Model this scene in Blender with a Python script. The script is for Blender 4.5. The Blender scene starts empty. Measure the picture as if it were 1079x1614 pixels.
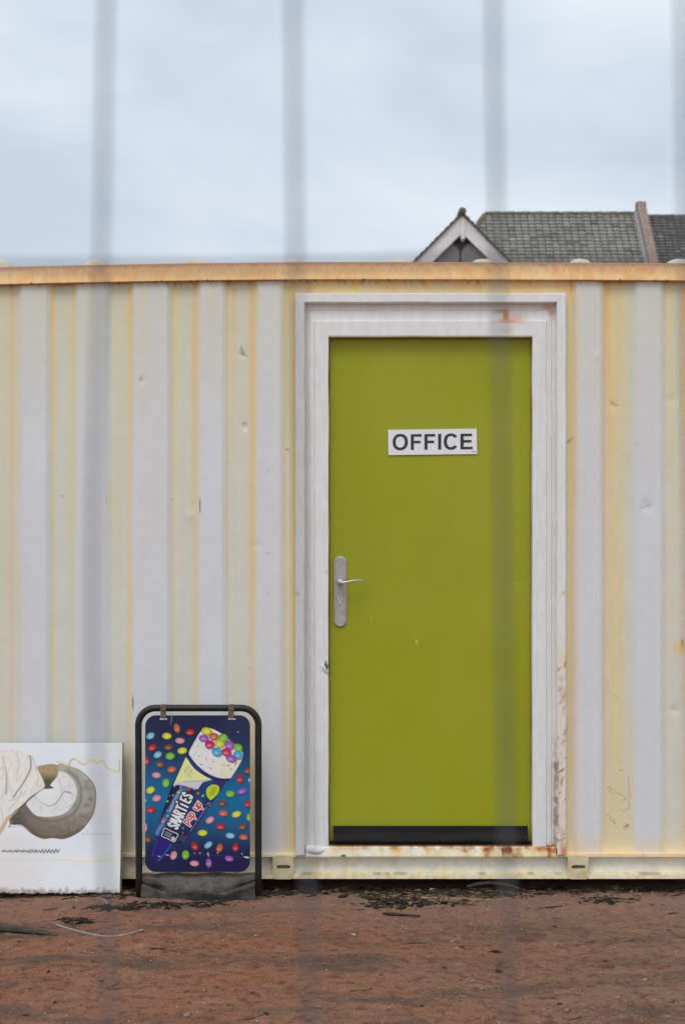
import bpy, bmesh, math, random
import numpy as np
from mathutils import Vector, Matrix

random.seed(7)
rng = np.random.default_rng(7)
sc = bpy.context.scene
COL = sc.collection

# ------------------------------------------------------------------ measures
F = 2730.0          # focal length in photo pixels
CX, CY = 539.5, 807.0
CAMZ, D0 = 1.52, 7.0


def P(px, py, y=0.0):
    """a point of the photo at depth y behind the container front"""
    d = D0 + y
    return ((px - CX) / F * d, y, CAMZ + (CY - py) / F * d)


def XX(px, y=0.0): return (px - CX) / F * (D0 + y)
def ZZ(py, y=0.0): return CAMZ + (CY - py) / F * (D0 + y)


def s2l(c):
    c = np.asarray(c, dtype=float) / 255.0
    return np.where(c <= 0.04045, c / 12.92, ((c + 0.055) / 1.055) ** 2.4)


K = 0.57
def alb(r, g, b, k=K):
    return np.clip(s2l((r, g, b)) / (k * np.array((1.025, 1.045, 1.125))), 0.004, 0.9)


# ------------------------------------------------------------------ noise
def _hash(ix, iy, seed):
    h = (ix.astype(np.int64) * 374761393 + iy.astype(np.int64) * 668265263 + seed * 1274126177) & 0x7fffffff
    h = ((h ^ (h >> 13)) * 1274126177) & 0x7fffffff
    return ((h ^ (h >> 16)) & 0xffff) / 65535.0


def vnoise(x, y, seed=0):
    x = np.asarray(x, float); y = np.asarray(y, float)
    x, y = np.broadcast_arrays(x, y)
    ix = np.floor(x); iy = np.floor(y)
    fx = x - ix; fy = y - iy
    fx = fx * fx * (3 - 2 * fx); fy = fy * fy * (3 - 2 * fy)
    a = _hash(ix, iy, seed); b = _hash(ix + 1, iy, seed)
    c = _hash(ix, iy + 1, seed); d = _hash(ix + 1, iy + 1, seed)
    return (a * (1 - fx) + b * fx) * (1 - fy) + (c * (1 - fx) + d * fx) * fy


def fbm(x, y, seed=0, octv=4):
    s = 0; a = 0.5; t = 0
    for i in range(octv):
        s = s + a * vnoise(np.asarray(x) * 2 ** i, np.asarray(y) * 2 ** i, seed + i * 17)
        t += a; a *= 0.5
    return s / t


def sst(a, b, x):
    t = np.clip((x - a) / (b - a), 0, 1)
    return t * t * (3 - 2 * t)


def mixc(c, col, a):
    a = np.asarray(a)[..., None]
    return c * (1 - a) + np.asarray(col) * a


# ------------------------------------------------------------------ object helpers
def link(o, parent=None):
    COL.objects.link(o)
    if parent is not None:
        o.parent = parent
    return o


def tag(o, label=None, cat=None, group=None, kind=None):
    if label: o['label'] = label
    if cat: o['category'] = cat
    if group: o['group'] = group
    if kind: o['kind'] = kind
    return o


def empty(name, loc=(0, 0, 0), rz=0.0):
    o = bpy.data.objects.new(name, None)
    o.location = loc
    o.rotation_euler = (0, 0, rz)
    o.empty_display_size = 0.1
    COL.objects.link(o)
    return o


def obj_bm(name, bm, mat, parent=None, smooth=False, sub=None):
    """link a bmesh given in WORLD coordinates; parents are Empties with a plain offset"""
    me = bpy.data.meshes.new(name)
    bm.to_mesh(me); bm.free()
    for m in (mat if isinstance(mat, (list, tuple)) else [mat]):
        me.materials.append(m)
    if smooth:
        for p in me.polygons: p.use_smooth = True
    o = bpy.data.objects.new(name, me)
    link(o, parent)
    if parent is not None:
        o.matrix_parent_inverse = Matrix.Translation(-world_off(parent))
    return o


def world_off(o):
    v = Vector((0, 0, 0))
    # parents that are empties carry an offset; mesh parents sit in world coordinates
    if o.type == 'EMPTY':
        v += Vector(o.location)
    return v


def grid_obj(name, pts, mat, col=None, parent=None, smooth=True, flip=False):
    """pts (n,m,3) world; col (n,m,3) linear"""
    n, m = pts.shape[:2]
    me = bpy.data.meshes.new(name)
    v = pts.reshape(-1, 3)
    idx = np.arange(n * m).reshape(n, m)
    a = idx[:-1, :-1].ravel(); b = idx[:-1, 1:].ravel(); c = idx[1:, 1:].ravel(); d = idx[1:, :-1].ravel()
    f = np.stack([a, d, c, b] if flip else [a, b, c, d], 1)
    me.vertices.add(len(v)); me.vertices.foreach_set('co', v.astype(np.float32).ravel())
    me.loops.add(f.size); me.loops.foreach_set('vertex_index', f.astype(np.int32).ravel())
    me.polygons.add(len(f))
    me.polygons.foreach_set('loop_start', (np.arange(len(f)) * 4).astype(np.int32))
    me.polygons.foreach_set('use_smooth', np.full(len(f), smooth))
    me.update(calc_edges=True)
    if col is not None:
        ca = me.color_attributes.new('Paint', 'FLOAT_COLOR', 'POINT')
        rgba = np.ones((len(v), 4), np.float32)
        rgba[:, :3] = col.reshape(-1, 3)
        ca.data.foreach_set('color', rgba.ravel())
    me.materials.append(mat)
    o = bpy.data.objects.new(name, me)
    link(o, parent)
    if parent is not None:
        o.matrix_parent_inverse = Matrix.Translation(-world_off(parent))
    return o


def box(bm, x0, x1, y0, y1, z0, z1, bev=0.0):
    vs = [bm.verts.new(p) for p in ((x0, y0, z0), (x1, y0, z0), (x1, y1, z0), (x0, y1, z0),
                                    (x0, y0, z1), (x1, y0, z1), (x1, y1, z1), (x0, y1, z1))]
    fs = [bm.faces.new([vs[i] for i in q]) for q in ((0, 3, 2, 1), (4, 5, 6, 7), (0, 1, 5, 4), (1, 2, 6, 5), (2, 3, 7, 6), (3, 0, 4, 7))]
    if bev > 0:
        es = set()
        for f in fs: es.update(f.edges)
        bmesh.ops.bevel(bm, geom=list(es), offset=bev, segments=2, affect='EDGES', profile=0.5)
    return vs


def tube(bm, pts, rad, seg=8, cap=True, flat=1.0):
    """tapered tube along pts; rad scalar or list"""
    pts = [Vector(p) for p in pts]
    n = len(pts)
    if not isinstance(rad, (list, tuple)): rad = [rad] * n
    rings = []
    up = None
    for i, p in enumerate(pts):
        t = (pts[min(i + 1, n - 1)] - pts[max(i - 1, 0)]).normalized()
        if up is None:
            up = Vector((0, 0, 1)) if abs(t.z) < 0.9 else Vector((0, 1, 0))
        a = t.cross(up).normalized(); b = a.cross(t).normalized()
        up = b
        ring = []
        for k in range(seg):
            w = 2 * math.pi * k / seg
            ring.append(bm.verts.new(p + (a * math.cos(w) + b * math.sin(w) * flat) * rad[i]))
        rings.append(ring)
    for r0, r1 in zip(rings, rings[1:]):
        for k in range(seg):
            bm.faces.new((r0[k], r0[(k + 1) % seg], r1[(k + 1) % seg], r1[k]))
    if cap:
        bm.faces.new(rings[0][::-1]); bm.faces.new(rings[-1])


def prism(bm, poly, y0, y1):
    """poly: list of (x,z) counter-clockwise seen from the front (-y)"""
    a = [bm.verts.new((x, y0, z)) for x, z in poly]
    b = [bm.verts.new((x, y1, z)) for x, z in poly]
    fa = bm.faces.new(a); fb = bm.faces.new(b[::-1])
    n = len(a)
    for i in range(n):
        bm.faces.new((a[(i + 1) % n], a[i], b[i], b[(i + 1) % n]))
    return fa, fb


# ------------------------------------------------------------------ materials
def new_mat(name):
    m = bpy.data.materials.new(name); m.use_nodes = True
    nt = m.node_tree
    b = nt.nodes['Principled BSDF']
    return m, nt, b


def N(nt, t, **kw):
    n = nt.nodes.new(t)
    for k, v in kw.items():
        if k in n.inputs: n.inputs[k].default_value = v
        else: setattr(n, k, v)
    return n


def bump(nt, b, layers, base_dist=1.0):
    """layers: (scale vec or float, detail, distance)"""
    tc = nt.nodes.new('ShaderNodeTexCoord')
    prev = None
    for scl, det, dist in layers:
        mp = nt.nodes.new('ShaderNodeMapping')
        if isinstance(scl, (tuple, list)): mp.inputs['Scale'].default_value = scl
        else: mp.inputs['Scale'].default_value = (scl,) * 3
        nt.links.new(tc.outputs['Object'], mp.inputs['Vector'])
        no = N(nt, 'ShaderNodeTexNoise', Scale=1.0, Detail=det, Roughness=0.6)
        nt.links.new(mp.outputs[0], no.inputs['Vector'])
        bp = N(nt, 'ShaderNodeBump', Strength=1.0, Distance=dist)
        nt.links.new(no.outputs[0], bp.inputs['Height'])
        if prev: nt.links.new(prev.outputs[0], bp.inputs['Normal'])
        prev = bp
    nt.links.new(prev.outputs[0], b.inputs['Normal'])


def paint_mat(name, rough=0.5, layers=((180, 3, 0.0003), (14, 3, 0.003)), vary=0.06, spec=0.35, rvar=0.12):
    """weathered paint: colour from the mesh's own Paint attribute, broken up by noise"""
    m, nt, b = new_mat(name)
    at = nt.nodes.new('ShaderNodeAttribute'); at.attribute_name = 'Paint'
    tc = nt.nodes.new('ShaderNodeTexCoord')
    n1 = N(nt, 'ShaderNodeTexNoise', Scale=26.0, Detail=5.0, Roughness=0.65)
    nt.links.new(tc.outputs['Object'], n1.inputs['Vector'])
    mr = N(nt, 'ShaderNodeMapRange'); mr.inputs['To Min'].default_value = 1 - vary; mr.inputs['To Max'].default_value = 1 + vary
    mr.inputs['From Min'].default_value = 0.3; mr.inputs['From Max'].default_value = 0.7
    nt.links.new(n1.outputs[0], mr.inputs['Value'])
    vm = nt.nodes.new('ShaderNodeVectorMath'); vm.operation = 'SCALE'
    nt.links.new(at.outputs['Color'], vm.inputs[0]); nt.links.new(mr.outputs[0], vm.inputs['Scale'])
    nt.links.new(vm.outputs[0], b.inputs['Base Color'])
    mr2 = N(nt, 'ShaderNodeMapRange'); mr2.inputs['To Min'].default_value = rough - rvar; mr2.inputs['To Max'].default_value = rough + rvar
    n2 = N(nt, 'ShaderNodeTexNoise', Scale=7.0, Detail=4.0)
    nt.links.new(tc.outputs['Object'], n2.inputs['Vector'])
    nt.links.new(n2.outputs[0], mr2.inputs['Value']); nt.links.new(mr2.outputs[0], b.inputs['Roughness'])
    b.inputs['Specular IOR Level'].default_value = spec
    bump(nt, b, layers)
    return m


def noise_mat(name, c1, c2, scale=8.0, rough=0.7, detail=5, bumps=((60, 4, 0.002),), metal=0.0, spec=0.4, stretch=None, lo=0.35, hi=0.65):
    m, nt, b = new_mat(name)
    tc = nt.nodes.new('ShaderNodeTexCoord')
    src = tc.outputs['Object']
    if stretch:
        mp = nt.nodes.new('ShaderNodeMapping'); mp.inputs['Scale'].default_value = stretch
        nt.links.new(src, mp.inputs['Vector']); src = mp.outputs[0]
    n1 = N(nt, 'ShaderNodeTexNoise', Scale=scale, Detail=float(detail), Roughness=0.65)
    nt.links.new(src, n1.inputs['Vector'])
    r = nt.nodes.new('ShaderNodeValToRGB')
    r.color_ramp.elements[0].position = lo; r.color_ramp.elements[0].color = (*c1, 1)
    r.color_ramp.elements[1].position = hi; r.color_ramp.elements[1].color = (*c2, 1)
    nt.links.new(n1.outputs[0], r.inputs[0]); nt.links.new(r.outputs[0], b.inputs['Base Color'])
    b.inputs['Roughness'].default_value = rough
    b.inputs['Metallic'].default_value = metal
    b.inputs['Specular IOR Level'].default_value = spec
    if bumps: bump(nt, b, bumps)
    return m


M_wall = paint_mat('weathered white steel paint', 0.48, ((220, 3, 0.0002), ((9, 9, 3), 4, 0.004), ((40, 40, 25), 3, 0.0006)), 0.025)
M_frame = paint_mat('thick white gloss paint', 0.38, ((90, 3, 0.0005), ((20, 20, 8), 3, 0.0025)), 0.02, 0.45)
M_rail = paint_mat('rust stained rail paint', 0.62, ((240, 4, 0.0006), ((30, 30, 30), 4, 0.002)), 0.10, 0.25)
M_door = paint_mat('green satin door paint', 0.42, ((300, 2, 0.00012), ((5, 5, 2.5), 2, 0.003)), 0.02, 0.3, 0.08)
M_print = paint_mat('printed vinyl', 0.34, ((8, 2, 0.0015),), 0.02, 0.5, 0.05)
M_canvas = paint_mat('printed canvas', 0.7, ((500, 2, 0.0002), (10, 3, 0.003)), 0.02, 0.2)
M_roof = paint_mat('clay and lichen roof tiles', 0.85, ((20, 4, 0.01),), 0.14, 0.2)
M_dirt = None
M_black = noise_mat('black powder coated tube', (0.008, 0.008, 0.009), (0.018, 0.018, 0.018), 30, 0.45, bumps=((150, 3, 0.0004),))
M_rubber = noise_mat('dusty recycled rubber', (0.018, 0.0175, 0.017), (0.135, 0.115, 0.10), 13, 0.85, bumps=((120, 5, 0.003),), stretch=(0.6, 1, 1.4), lo=0.38, hi=0.72)
M_drip = noise_mat('dark grey drip bar', (0.007, 0.0075, 0.008), (0.016, 0.016, 0.016), 14, 0.75, spec=.2, bumps=((120, 3, 0.0006),), stretch=(0.3, 1, 3))
M_dark = noise_mat('shadowed gap', (0.01, 0.008, 0.006), (0.02, 0.015, 0.01), 14, 0.9)  # near-black colour stands in for shade in gaps and under the floor
M_rust = noise_mat('rust', (0.10, 0.035, 0.012), (0.30, 0.12, 0.04), 60, 0.9, bumps=((160, 4, 0.002),))
M_steel = noise_mat('worn satin steel', (0.60, 0.57, 0.52), (0.72, 0.69, 0.63), 40, 0.4, metal=0.5, bumps=((90, 3, 0.0003),))
M_steeld = noise_mat('dull steel', (0.40, 0.40, 0.38), (0.52, 0.51, 0.48), 30, 0.5, metal=0.55, bumps=((90, 3, 0.0003),))
M_galv = noise_mat('galvanised wire', (0.075, 0.08, 0.09), (0.13, 0.135, 0.145), 60, 0.6)
M_clip = noise_mat('rusty sign clip', (0.10, 0.075, 0.055), (0.24, 0.20, 0.16), 120, 0.6, metal=0.3)
M_white = noise_mat('white plastic plate', (0.84, 0.84, 0.84), (0.88, 0.88, 0.88), 20, 0.4, bumps=None)
M_ink = noise_mat('dark grey lettering', (0.035, 0.035, 0.042), (0.05, 0.05, 0.06), 20, 0.5, bumps=None)
M_cream = noise_mat('cream painted steel', (0.62, 0.52, 0.26), (0.74, 0.66, 0.42), 22, 0.6, bumps=((120, 4, 0.0008),))
M_roofpaint = noise_mat('cream roof paint', (0.62, 0.54, 0.38), (0.80, 0.74, 0.62), 9, 0.6)
M_plainwhite = noise_mat('plain white steel paint', (0.66, 0.66, 0.64), (0.78, 0.78, 0.78), 5, 0.5)
M_barge = noise_mat('old white bargeboard paint', (0.66, 0.66, 0.66), (0.76, 0.76, 0.75), 6, 0.7)
M_render = noise_mat('dark gable render', (0.055, 0.058, 0.065), (0.09, 0.095, 0.10), 5, 0.9)
M_render2 = noise_mat('pale rendered wall', (0.34, 0.33, 0.31), (0.46, 0.45, 0.42), 3, 0.9)
M_brick = noise_mat('weathered parapet brick', (0.24, 0.175, 0.14), (0.34, 0.255, 0.205), 5, 0.9, bumps=((40, 4, 0.01),))
M_lead = noise_mat('lead flashing', (0.22, 0.22, 0.22), (0.32, 0.32, 0.31), 8, 0.6)
M_glass = noise_mat('dark window glass', (0.02, 0.025, 0.03), (0.04, 0.045, 0.05), 3, 0.1, bumps=None)
M_wood = noise_mat('grey driftwood', (0.20, 0.17, 0.13), (0.46, 0.41, 0.34), 20, 0.9, stretch=(1, 8, 8), bumps=(((8, 80, 80), 4, 0.002),))
M_wood2 = noise_mat('dark wet bark', (0.022, 0.016, 0.012), (0.075, 0.05, 0.035), 20, 0.85, stretch=(1, 8, 8), bumps=(((8, 80, 80), 4, 0.003),))
M_straw = noise_mat('dry straw stalk', (0.27, 0.20, 0.11), (0.42, 0.33, 0.19), 30, 0.8)
M_olive = noise_mat('weathered olive wood', (0.03, 0.027, 0.018), (0.085, 0.072, 0.05), 18, 0.9, stretch=(1, 6, 6), bumps=(((8, 60, 60), 4, 0.003),))
M_cable = noise_mat('grey plastic cable', (0.28, 0.27, 0.27), (0.36, 0.35, 0.35), 30, 0.5)
M_plastic = noise_mat('pale blue plastic scrap', (0.45, 0.50, 0.60), (0.6, 0.64, 0.72), 30, 0.4)


nt_ = M_rubber.node_tree; b_r = nt_.nodes['Principled BSDF']
ge = nt_.nodes.new('ShaderNodeNewGeometry'); sp_ = nt_.nodes.new('ShaderNodeSeparateXYZ'); nt_.links.new(ge.outputs['Normal'], sp_.inputs[0])
mr_ = N(nt_, 'ShaderNodeMapRange'); mr_.inputs['From Min'].default_value = .25; mr_.inputs['From Max'].default_value = .95; mr_.inputs['To Max'].default_value = .8
nt_.links.new(sp_.outputs[2], mr_.inputs['Value'])
tc_ = nt_.nodes.new('ShaderNodeTexCoord'); nn2 = N(nt_, 'ShaderNodeTexNoise', Scale=40.0, Detail=6.0, Roughness=.7); nt_.links.new(tc_.outputs['Object'], nn2.inputs['Vector'])
mm_ = nt_.nodes.new('ShaderNodeMath'); mm_.operation = 'MULTIPLY'; mm_.use_clamp = True
m3 = N(nt_, 'ShaderNodeMapRange'); m3.inputs['From Min'].default_value = .35; m3.inputs['From Max'].default_value = .6; nt_.links.new(nn2.outputs[0], m3.inputs['Value'])
nt_.links.new(mr_.outputs[0], mm_.inputs[0]); nt_.links.new(m3.outputs[0], mm_.inputs[1])
mx_ = nt_.nodes.new('ShaderNodeMix'); mx_.data_type = 'RGBA'; mx_.inputs[7].default_value = (.17, .135, .115, 1)
src_ = b_r.inputs['Base Color'].links[0].from_socket
nt_.links.new(mm_.outputs[0], mx_.inputs[0]); nt_.links.new(src_, mx_.inputs[6]); nt_.links.new(mx_.outputs[2], b_r.inputs['Base Color'])


def attr_mat(name, rough=0.9):
    m, nt, b = new_mat(name)
    at = nt.nodes.new('ShaderNodeAttribute'); at.attribute_name = 'Paint'
    nt.links.new(at.outputs['Color'], b.inputs['Base Color'])
    b.inputs['Roughness'].default_value = rough
    b.inputs['Specular IOR Level'].default_value = 0.25
    bump(nt, b, ((150, 3, 0.002),))
    return m


M_litter = attr_mat('mixed litter')

# ------------------------------------------------------------------ painter for prints
class Art:
    def __init__(s, x0, x1, y0, y1, step, base, extra=None):
        s.xs = np.arange(x0, x1 + step * 0.5, step); s.ys = np.arange(y0, y1 + step * 0.5, step)
        s.xs[-1] = x1; s.ys[-1] = y1
        s.X, s.Y = np.meshgrid(s.xs, s.ys)
        s.C = np.zeros(s.X.shape + (3,)) + np.asarray(base)
        s.aa = 0.55

    def _win(s, x0, x1, y0, y1, pad):
        i0, i1 = np.searchsorted(s.xs, (x0 - pad, x1 + pad)); j0, j1 = np.searchsorted(s.ys, (y0 - pad, y1 + pad))
        return slice(j0, j1), slice(i0, i1)

    def ell(s, cx, cy, rx, ry, ang, col, rim=0.25, hi=0.35, aa=None, alpha=1.0):
        aa = aa or s.aa
        r = max(rx, ry)
        w = s._win(cx - r, cx + r, cy - r, cy + r, 2)
        if s.X[w].size == 0: return
        a = math.radians(ang); dx = s.X[w] - cx; dy = s.Y[w] - cy
        u = (dx * math.cos(a) + dy * math.sin(a)) / rx; v = (-dx * math.sin(a) + dy * math.cos(a)) / ry
        q = np.sqrt(u * u + v * v)
        al = np.clip((1 - q) * min(rx, ry) / aa + 0.5, 0, 1) * alpha
        col = np.asarray(col)
        c = np.broadcast_to(col, q.shape + (3,)) * (1 - rim * np.clip(q, 0, 1)[..., None] ** 2)
        if hi > 0:
            h = np.exp(-(((dx + rx * 0.12) / (r * 0.42)) ** 2 + ((dy - ry * 0.25) / (r * 0.22)) ** 2)) * hi
            c = mixc(c, (0.85, 0.85, 0.85), h)
        s.C[w] = s.C[w] * (1 - al[..., None]) + c * al[..., None]

    @staticmethod
    def _segd(X, Y, p, q):
        px, py = p; qx, qy = q
        dx, dy = qx - px, qy - py
        L = dx * dx + dy * dy + 1e-9
        t = np.clip(((X - px) * dx + (Y - py) * dy) / L, 0, 1)
        return np.hypot(X - px - t * dx, Y - py - t * dy)

    def poly(s, pts, col, aa=None, alpha=1.0, fn=None):
        aa = aa or s.aa
        xs = [p[0] for p in pts]; ys = [p[1] for p in pts]
        w = s._win(min(xs), max(xs), min(ys), max(ys), aa + 1)
        X, Y = s.X[w], s.Y[w]
        if X.size == 0: return
        ins = np.zeros(X.shape, bool); d = np.full(X.shape, 1e9)
        for p, q in zip(pts, pts[1:] + pts[:1]):
            d = np.minimum(d, s._segd(X, Y, p, q))
            cond = ((p[1] > Y) != (q[1] > Y))
            with np.errstate(divide='ignore', invalid='ignore'):
                xi = (q[0] - p[0]) * (Y - p[1]) / ((q[1] - p[1]) if q[1] != p[1] else 1e-9) + p[0]
            ins ^= cond & (X < xi)
        sd = np.where(ins, d, -d)
        al = np.clip(sd / aa + 0.5, 0, 1) * alpha
        c = np.broadcast_to(np.asarray(col), X.shape + (3,)) if fn is None else fn(X, Y, sd)
        s.C[w] = s.C[w] * (1 - al[..., None]) + c * al[..., None]

    def stroke(s, pts, wd, col, aa=None, alpha=1.0):
        aa = aa or s.aa
        xs = [p[0] for p in pts]; ys = [p[1] for p in pts]
        w = s._win(min(xs), max(xs), min(ys), max(ys), wd + aa + 1)
        X, Y = s.X[w], s.Y[w]
        if X.size == 0: return
        d = np.full(X.shape, 1e9)
        for p, q in zip(pts, pts[1:]):
            d = np.minimum(d, s._segd(X, Y, p, q))
        al = np.clip((wd / 2 - d) / aa + 0.5, 0, 1) * alpha
        s.C[w] = mixc(s.C[w], col, al)


def curve(pts, n=6, closed=False):
    """Catmull-Rom through points"""
    out = []
    m = len(pts)
    rngi = range(m if closed else m - 1)
    for i in rngi:
        g = lambda k: np.array(pts[k % m] if closed else pts[min(max(k, 0), m - 1)], float)
        p0, p1, p2, p3 = g(i - 1), g(i), g(i + 1), g(i + 2)
        for j in range(n):
            t = j / n
            out.append(tuple(0.5 * ((2 * p1) + (-p0 + p2) * t + (2 * p0 - 5 * p1 + 4 * p2 - p3) * t * t + (-p0 + 3 * p1 - 3 * p2 + p3) * t ** 3)))
    if not closed: out.append(tuple(map(float, pts[-1])))
    return out


def arcpts(cx, cy, r, a0, a1, n=12, ry=None):
    ry = ry or r
    return [(cx + r * math.cos(math.radians(a0 + (a1 - a0) * i / n)), cy + ry * math.sin(math.radians(a0 + (a1 - a0) * i / n))) for i in range(n + 1)]


GLYPH = {
    'S': [[(.88, .80), (.62, .98), (.25, .93), (.14, .72), (.35, .55), (.68, .45), (.88, .26), (.68, .04), (.3, .02), (.08, .2)]],
    'M': [[(.02, 0), (.14, .95), (.5, .35), (.86, .95), (.98, 0)]],
    'A': [[(0, 0), (.5, .98), (1, 0)], [(.22, .33), (.78, .33)]],
    'R': [[(.05, 0), (.05, .98), (.65, .95), (.85, .72), (.62, .5), (.1, .48)], [(.45, .46), (.92, 0)]],
    'T': [[(0, .95), (1, .95)], [(.5, .95), (.5, 0)]],
    'I': [[(.5, 0), (.5, .7)], [(.5, 1.08), (.62, 1.16)]],
    'E': [[(.92, .98), (.1, .92), (.06, .5), (.1, .05), (.95, 0)], [(.08, .5), (.75, .5)]],
    'p': [[(.05, 1.0), (.05, -.55)], [(x, y) for x, y in arcpts(.48, .5, .42, 0, 360, 14, .46)]],
    'o': [[(x, y) for x, y in arcpts(.5, .5, .45, 0, 360, 14, .46)]],
    'u': [[(.08, 1), (.1, .35), (.3, .05), (.6, .05), (.88, .35), (.9, 1)], [(.9, 1), (.92, 0)]],
    ' ': [],
}


def text(art, s, o, d, adv, wdt, hgt, wd, col):
    """o origin, d unit direction of writing; letters rise to the left of d (y down coordinates)"""
    n = (d[1], -d[0])
    for i, ch in enumerate(s):
        w = wdt * (0.55 if ch == 'I' else 1)
        for st in GLYPH[ch]:
            pts = [(o[0] + d[0] * (i * adv + x * w) + n[0] * y * hgt, o[1] + d[1] * (i * adv + x * w) + n[1] * y * hgt) for x, y in st]
            art.stroke(pts, wd, col)


# ================================================================== WORLD, SUN, CAMERA
w = bpy.data.worlds.new('World'); sc.world = w; w.use_nodes = True
nt = w.node_tree; bg = nt.nodes['Background']
SUN_EL, SUN_AZ = math.radians(52), math.radians(-14)     # azimuth measured from -y towards -x
sky = nt.nodes.new('ShaderNodeTexSky'); sky.sky_type = 'NISHITA'; sky.sun_disc = False
sky.sun_elevation = SUN_EL; sky.sun_rotation = math.radians(180 - 14) * -1
sky.dust_density = 3.0; sky.air_density = 1.2
tc = nt.nodes.new('ShaderNodeTexCoord')
mp = nt.nodes.new('ShaderNodeMapping'); mp.inputs['Scale'].default_value = (2.2, 2.2, 5.0); mp.inputs['Location'].default_value = (5.1, 2.0, 1.15)
nt.links.new(tc.outputs['Generated'], mp.inputs['Vector'])
cn = N(nt, 'ShaderNodeTexNoise', Scale=1.6, Detail=5.0, Roughness=0.52, Distortion=0.3)
nt.links.new(mp.outputs[0], cn.inputs['Vector'])
cr = nt.nodes.new('ShaderNodeValToRGB')
e = cr.color_ramp.elements
e[0].position = 0.33; e[0].color = (6.3, 7.2, 8.5, 1)
e[1].position = 0.60; e[1].color = (8.8, 9.5, 10.15, 1)
nt.links.new(cn.outputs[0], cr.inputs[0])
sep = nt.nodes.new('ShaderNodeSeparateXYZ'); nt.links.new(tc.outputs['Generated'], sep.inputs[0])
zr = N(nt, 'ShaderNodeMapRange'); zr.inputs['From Min'].default_value = 0.25; zr.inputs['From Max'].default_value = 1.0
zr.inputs['To Min'].default_value = 1.0; zr.inputs['To Max'].default_value = 1.35
nt.links.new(sep.outputs[2], zr.inputs['Value'])
sc1 = nt.nodes.new('ShaderNodeVectorMath'); sc1.operation = 'SCALE'
nt.links.new(cr.outputs[0], sc1.inputs[0]); nt.links.new(zr.outputs[0], sc1.inputs['Scale'])
mx = nt.nodes.new('ShaderNodeMix'); mx.data_type = 'RGBA'; mx.inputs[0].default_value = 0.88
nt.links.new(sky.outputs[0], mx.inputs[6]); nt.links.new(sc1.outputs[0], mx.inputs[7])
nt.links.new(mx.outputs[2], bg.inputs['Color'])
bg.inputs['Strength'].default_value = 0.1

sl = bpy.data.lights.new('sun', 'SUN'); sl.energy = 0.9; sl.angle = math.radians(25); sl.color = (1.0, 0.97, 0.93)
so = bpy.data.objects.new('sun', sl); COL.objects.link(so)
sd = Vector((-math.sin(-SUN_AZ) * math.cos(SUN_EL), -math.cos(SUN_AZ) * math.cos(SUN_EL), math.sin(SUN_EL)))
so.rotation_euler = (-sd).to_track_quat('-Z', 'Y').to_euler(); so.location = (-5, -8, 12)

cam = bpy.data.cameras.new('camera'); co = bpy.data.objects.new('camera', cam); COL.objects.link(co)
co.location = (0, -D0, CAMZ); co.rotation_euler = (math.radians(90), 0, 0)
cam.sensor_fit = 'HORIZONTAL'; cam.sensor_width = 36.0; cam.lens = 36.0 * F / 1079.0
cam.clip_start = 0.05; cam.clip_end = 6000
cam.dof.use_dof = True; cam.dof.focus_distance = D0; cam.dof.aperture_fstop = 8.6
sc.camera = co
sc.view_settings.view_transform = 'Standard'; sc.view_settings.look = 'None'
sc.view_settings.exposure = 0.0; sc.view_settings.gamma = 1.0

# ================================================================== GROUND
def ground_h(x, y):
    h = (fbm(x * 1.1 + 5, y * 1.1, 3, 3) - 0.5) * 0.05
    h = h + (fbm(x * 7, y * 7, 11, 4) - 0.5) * 0.030
    h = h + (fbm(x * 40, y * 40, 21, 3) - 0.5) * 0.012
    # small heap of dug earth
    for px, py, r, a in ((592, 1517, 0.09, 0.03), (118, 1452, 0.06, 0.008)):
        d = CAMZ * F / (py - CY); gx = (px - CX) / F * d; gy = d - D0
        h = h + a * np.exp(-((x - gx) ** 2 + (y - gy) ** 2) / (r * r))
    # flatten under the container
    k = sst(-0.35, -0.05, y) * sst(4, 2.6, y)
    return h * (1 - 0.7 * k) - 0.004 - 0.012 * sst(-0.10, 0.0, y) * sst(3.2, 2.5, y)


def gspace(lo, hi, step, far, ratio=1.35):
    a = [lo]; s = step
    while a[-1] > -far:
        s *= ratio; a.append(a[-1] - s)
    b = [hi]; s = step
    while b[-1] < far:
        s *= ratio; b.append(b[-1] + s)
    return np.concatenate([np.array(a[::-1]), np.arange(lo + step, hi, step), np.array(b)])


gx = gspace(-1.65, 1.65, 0.009, 2500); gy = gspace(-2.3, 0.3, 0.009, 2500)
GX, GY = np.meshgrid(gx, gy)
near = sst(60, 8, np.hypot(GX, GY))
GH = ground_h(GX, GY) * near
# dirt material
M_dirt, nt, b = new_mat('red brown dirt')
tc = nt.nodes.new('ShaderNodeTexCoord')
def gn(scale, det, seed=0, st=None):
    mp = nt.nodes.new('ShaderNodeMapping'); mp.inputs['Location'].default_value = (seed, seed * 0.7, 0)
    if st: mp.inputs['Scale'].default_value = st
    nt.links.new(tc.outputs['Object'], mp.inputs['Vector'])
    n = N(nt, 'ShaderNodeTexNoise', Scale=scale, Detail=float(det), Roughness=0.62)
    nt.links.new(mp.outputs[0], n.inputs['Vector']); return n.outputs[0]
def ramp(inp, p0, p1, c0=(0, 0, 0, 1), c1=(1, 1, 1, 1)):
    r = nt.nodes.new('ShaderNodeValToRGB'); r.color_ramp.elements[0].position = p0; r.color_ramp.elements[1].position = p1
    r.color_ramp.elements[0].color = c0; r.color_ramp.elements[1].color = c1
    nt.links.new(inp, r.inputs[0]); return r.outputs[0]
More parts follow.
